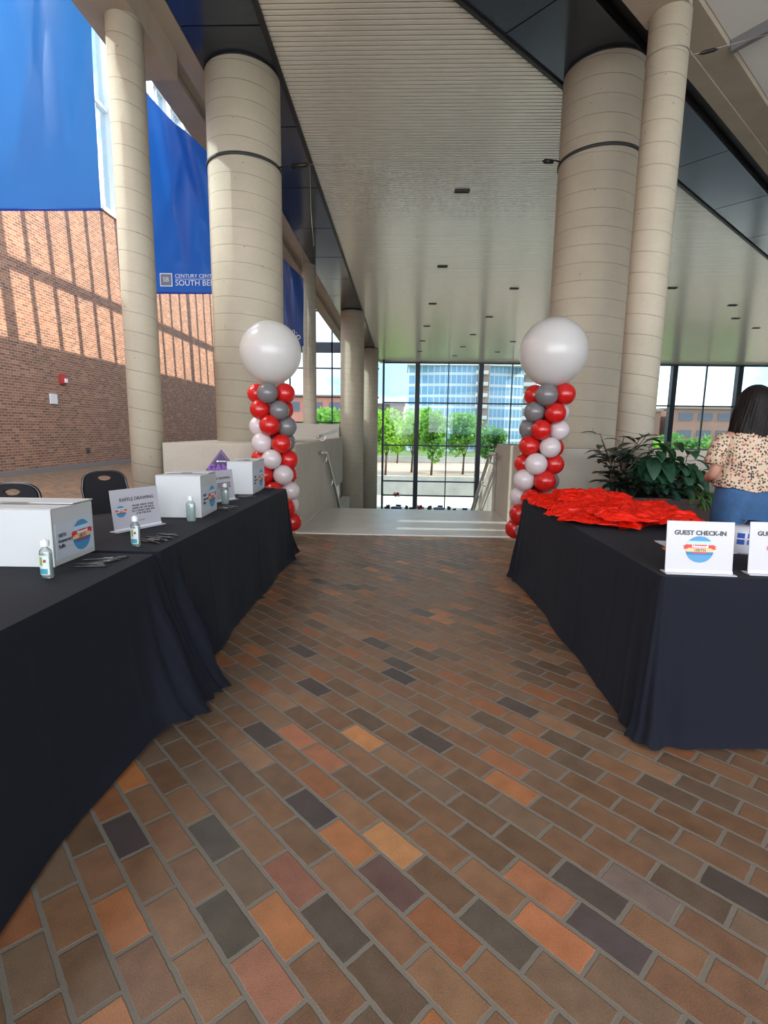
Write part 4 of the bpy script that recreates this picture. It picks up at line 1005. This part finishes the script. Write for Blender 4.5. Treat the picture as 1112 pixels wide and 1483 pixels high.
def tmat(name, c, tr): return mat(name, c, .6, var=.35, vscale=.6, trans=(.4, tr))
tms = [tmat('tree_leaf_fresh', (.20, .40, .045), (.45, .80, .08)), tmat('tree_leaf_mid', (.13, .31, .06), (.30, .62, .10)), tmat('tree_leaf_deep', (.08, .21, .06), (.2, .45, .1))]
def tree(x, y, z, h, rx, rz, trunk, mi, label, seed, n=2600, s=.28):
    rr = random.Random(seed); o = empty('tree', (x, y, z), 0, label, 'tree', 'trees across the promenade')
    q = MB(); cz = h - rz
    blobs = [(Vector((rr.uniform(-.6, .6)*rx, rr.uniform(-.6, .6)*rx, cz + rr.uniform(-.65, .6)*rz)), rr.uniform(.35, .55)) for _ in range(16)]
    for k in range(n):
        b, f_ = rr.choice(blobs); d = Vector((rr.gauss(0, 1), rr.gauss(0, 1), rr.gauss(0, 1))).normalized()
        p = b + Vector((d.x*rx*f_, d.y*rx*f_, d.z*rz*f_))*rr.uniform(.75, 1.08)
        a = Vector((rr.gauss(0, 1), rr.gauss(0, 1), rr.gauss(0, .6))).normalized(); c = a.cross(Vector((rr.gauss(0, 1), rr.gauss(0, 1), rr.gauss(0, 1)))).normalized(); ss = s*rr.uniform(.6, 1.3)
        q.add([p - a*ss, p + c*ss*.6, p + a*ss, p - c*ss*.6], [(0, 1, 2, 3)])
    q.build('crown', tms[mi], o)
    t = MB(); t.tube([(0, 0, 0), (.1, 0, trunk), (0, .1, cz)], [.16, .12, .06], 7)
    for k in range(5):
        a = k*1.25; t.tube([(0.1, 0, trunk*.9), (rx*.5*math.cos(a), rx*.5*math.sin(a), cz + .2*rz)], [.07, .03], 5)
    t.build('trunk', m_trunk, o)
tree(-2.2, 66, -4.3, 8.6, 2.5, 3.0, 2.6, 0, 'bright green tree behind the leftmost pane of the far glass wall', 1)
tree(1.2, 72, -4.3, 9.2, 2.7, 3.3, 2.5, 0, 'yellow-green tree just right of the leftmost thick mullion', 2)
tree(3.7, 68, -4.3, 8.5, 1.9, 3.2, 2.3, 1, 'upright green tree with a visible trunk, centre of the far glass wall', 3)
tree(8.0, 70, -4.3, 8.2, 2.3, 3.0, 2.4, 1, 'mid green tree right of the second thick mullion, above the stair rail', 4)
tree(12.5, 74, -4.3, 6.4, 2.2, 2.4, 2.0, 2, 'small darker tree above the right stair wall', 5)
tree(-8.8, 60, -4.3, 8.4, 2.8, 2.8, 3.0, 1, 'green tree seen through the aisle window left of the second column', 6)
tree(-1.0, 92, -4.3, 7.4, 2.6, 2.6, 2.2, 2, 'tree in the second row behind the bright left trees', 7, 1500)
tree(26.5, 66, -4.3, 6.4, 2.2, 2.6, 2.2, 0, 'yellow-green tree between the two right columns', 8)
tree(31.0, 68, -4.3, 5.8, 2.6, 2.2, 2.2, 0, 'yellow-green tree behind the right window left of its thick mullion', 9)
tree(36.5, 70, -4.3, 5.9, 3.2, 2.4, 2.0, 2, 'green tree in the right window above the plants', 10)
tree(43, 74, -4.3, 4.9, 3.4, 2.2, 2.0, 1, 'low green tree in the right window left of the person', 11)
q = MB(); rr = random.Random(5)
for k in range(5200):
    x = rr.uniform(30, 160); hh = 6.0 + 2.2*noise.noise(Vector((x*.08, 0, 0))) + 1.2*noise.noise(Vector((x*.3, 3, 0)))
    p = Vector((x, 190 + rr.uniform(-3, 3), 4.3 + hh*rr.uniform(.0, 1.0)*.85)); a = Vector((rr.gauss(0,1), rr.gauss(0,1), rr.gauss(0,1))).normalized(); c = a.orthogonal().normalized()
    q.add([p-a, p+c*.8, p+a, p-c*.8], [(0,1,2,3)])
tag(q.build('distant_treeline', tms[2]), 'distant line of trees on the horizon behind the brick buildings', 'treeline', kind='stuff')
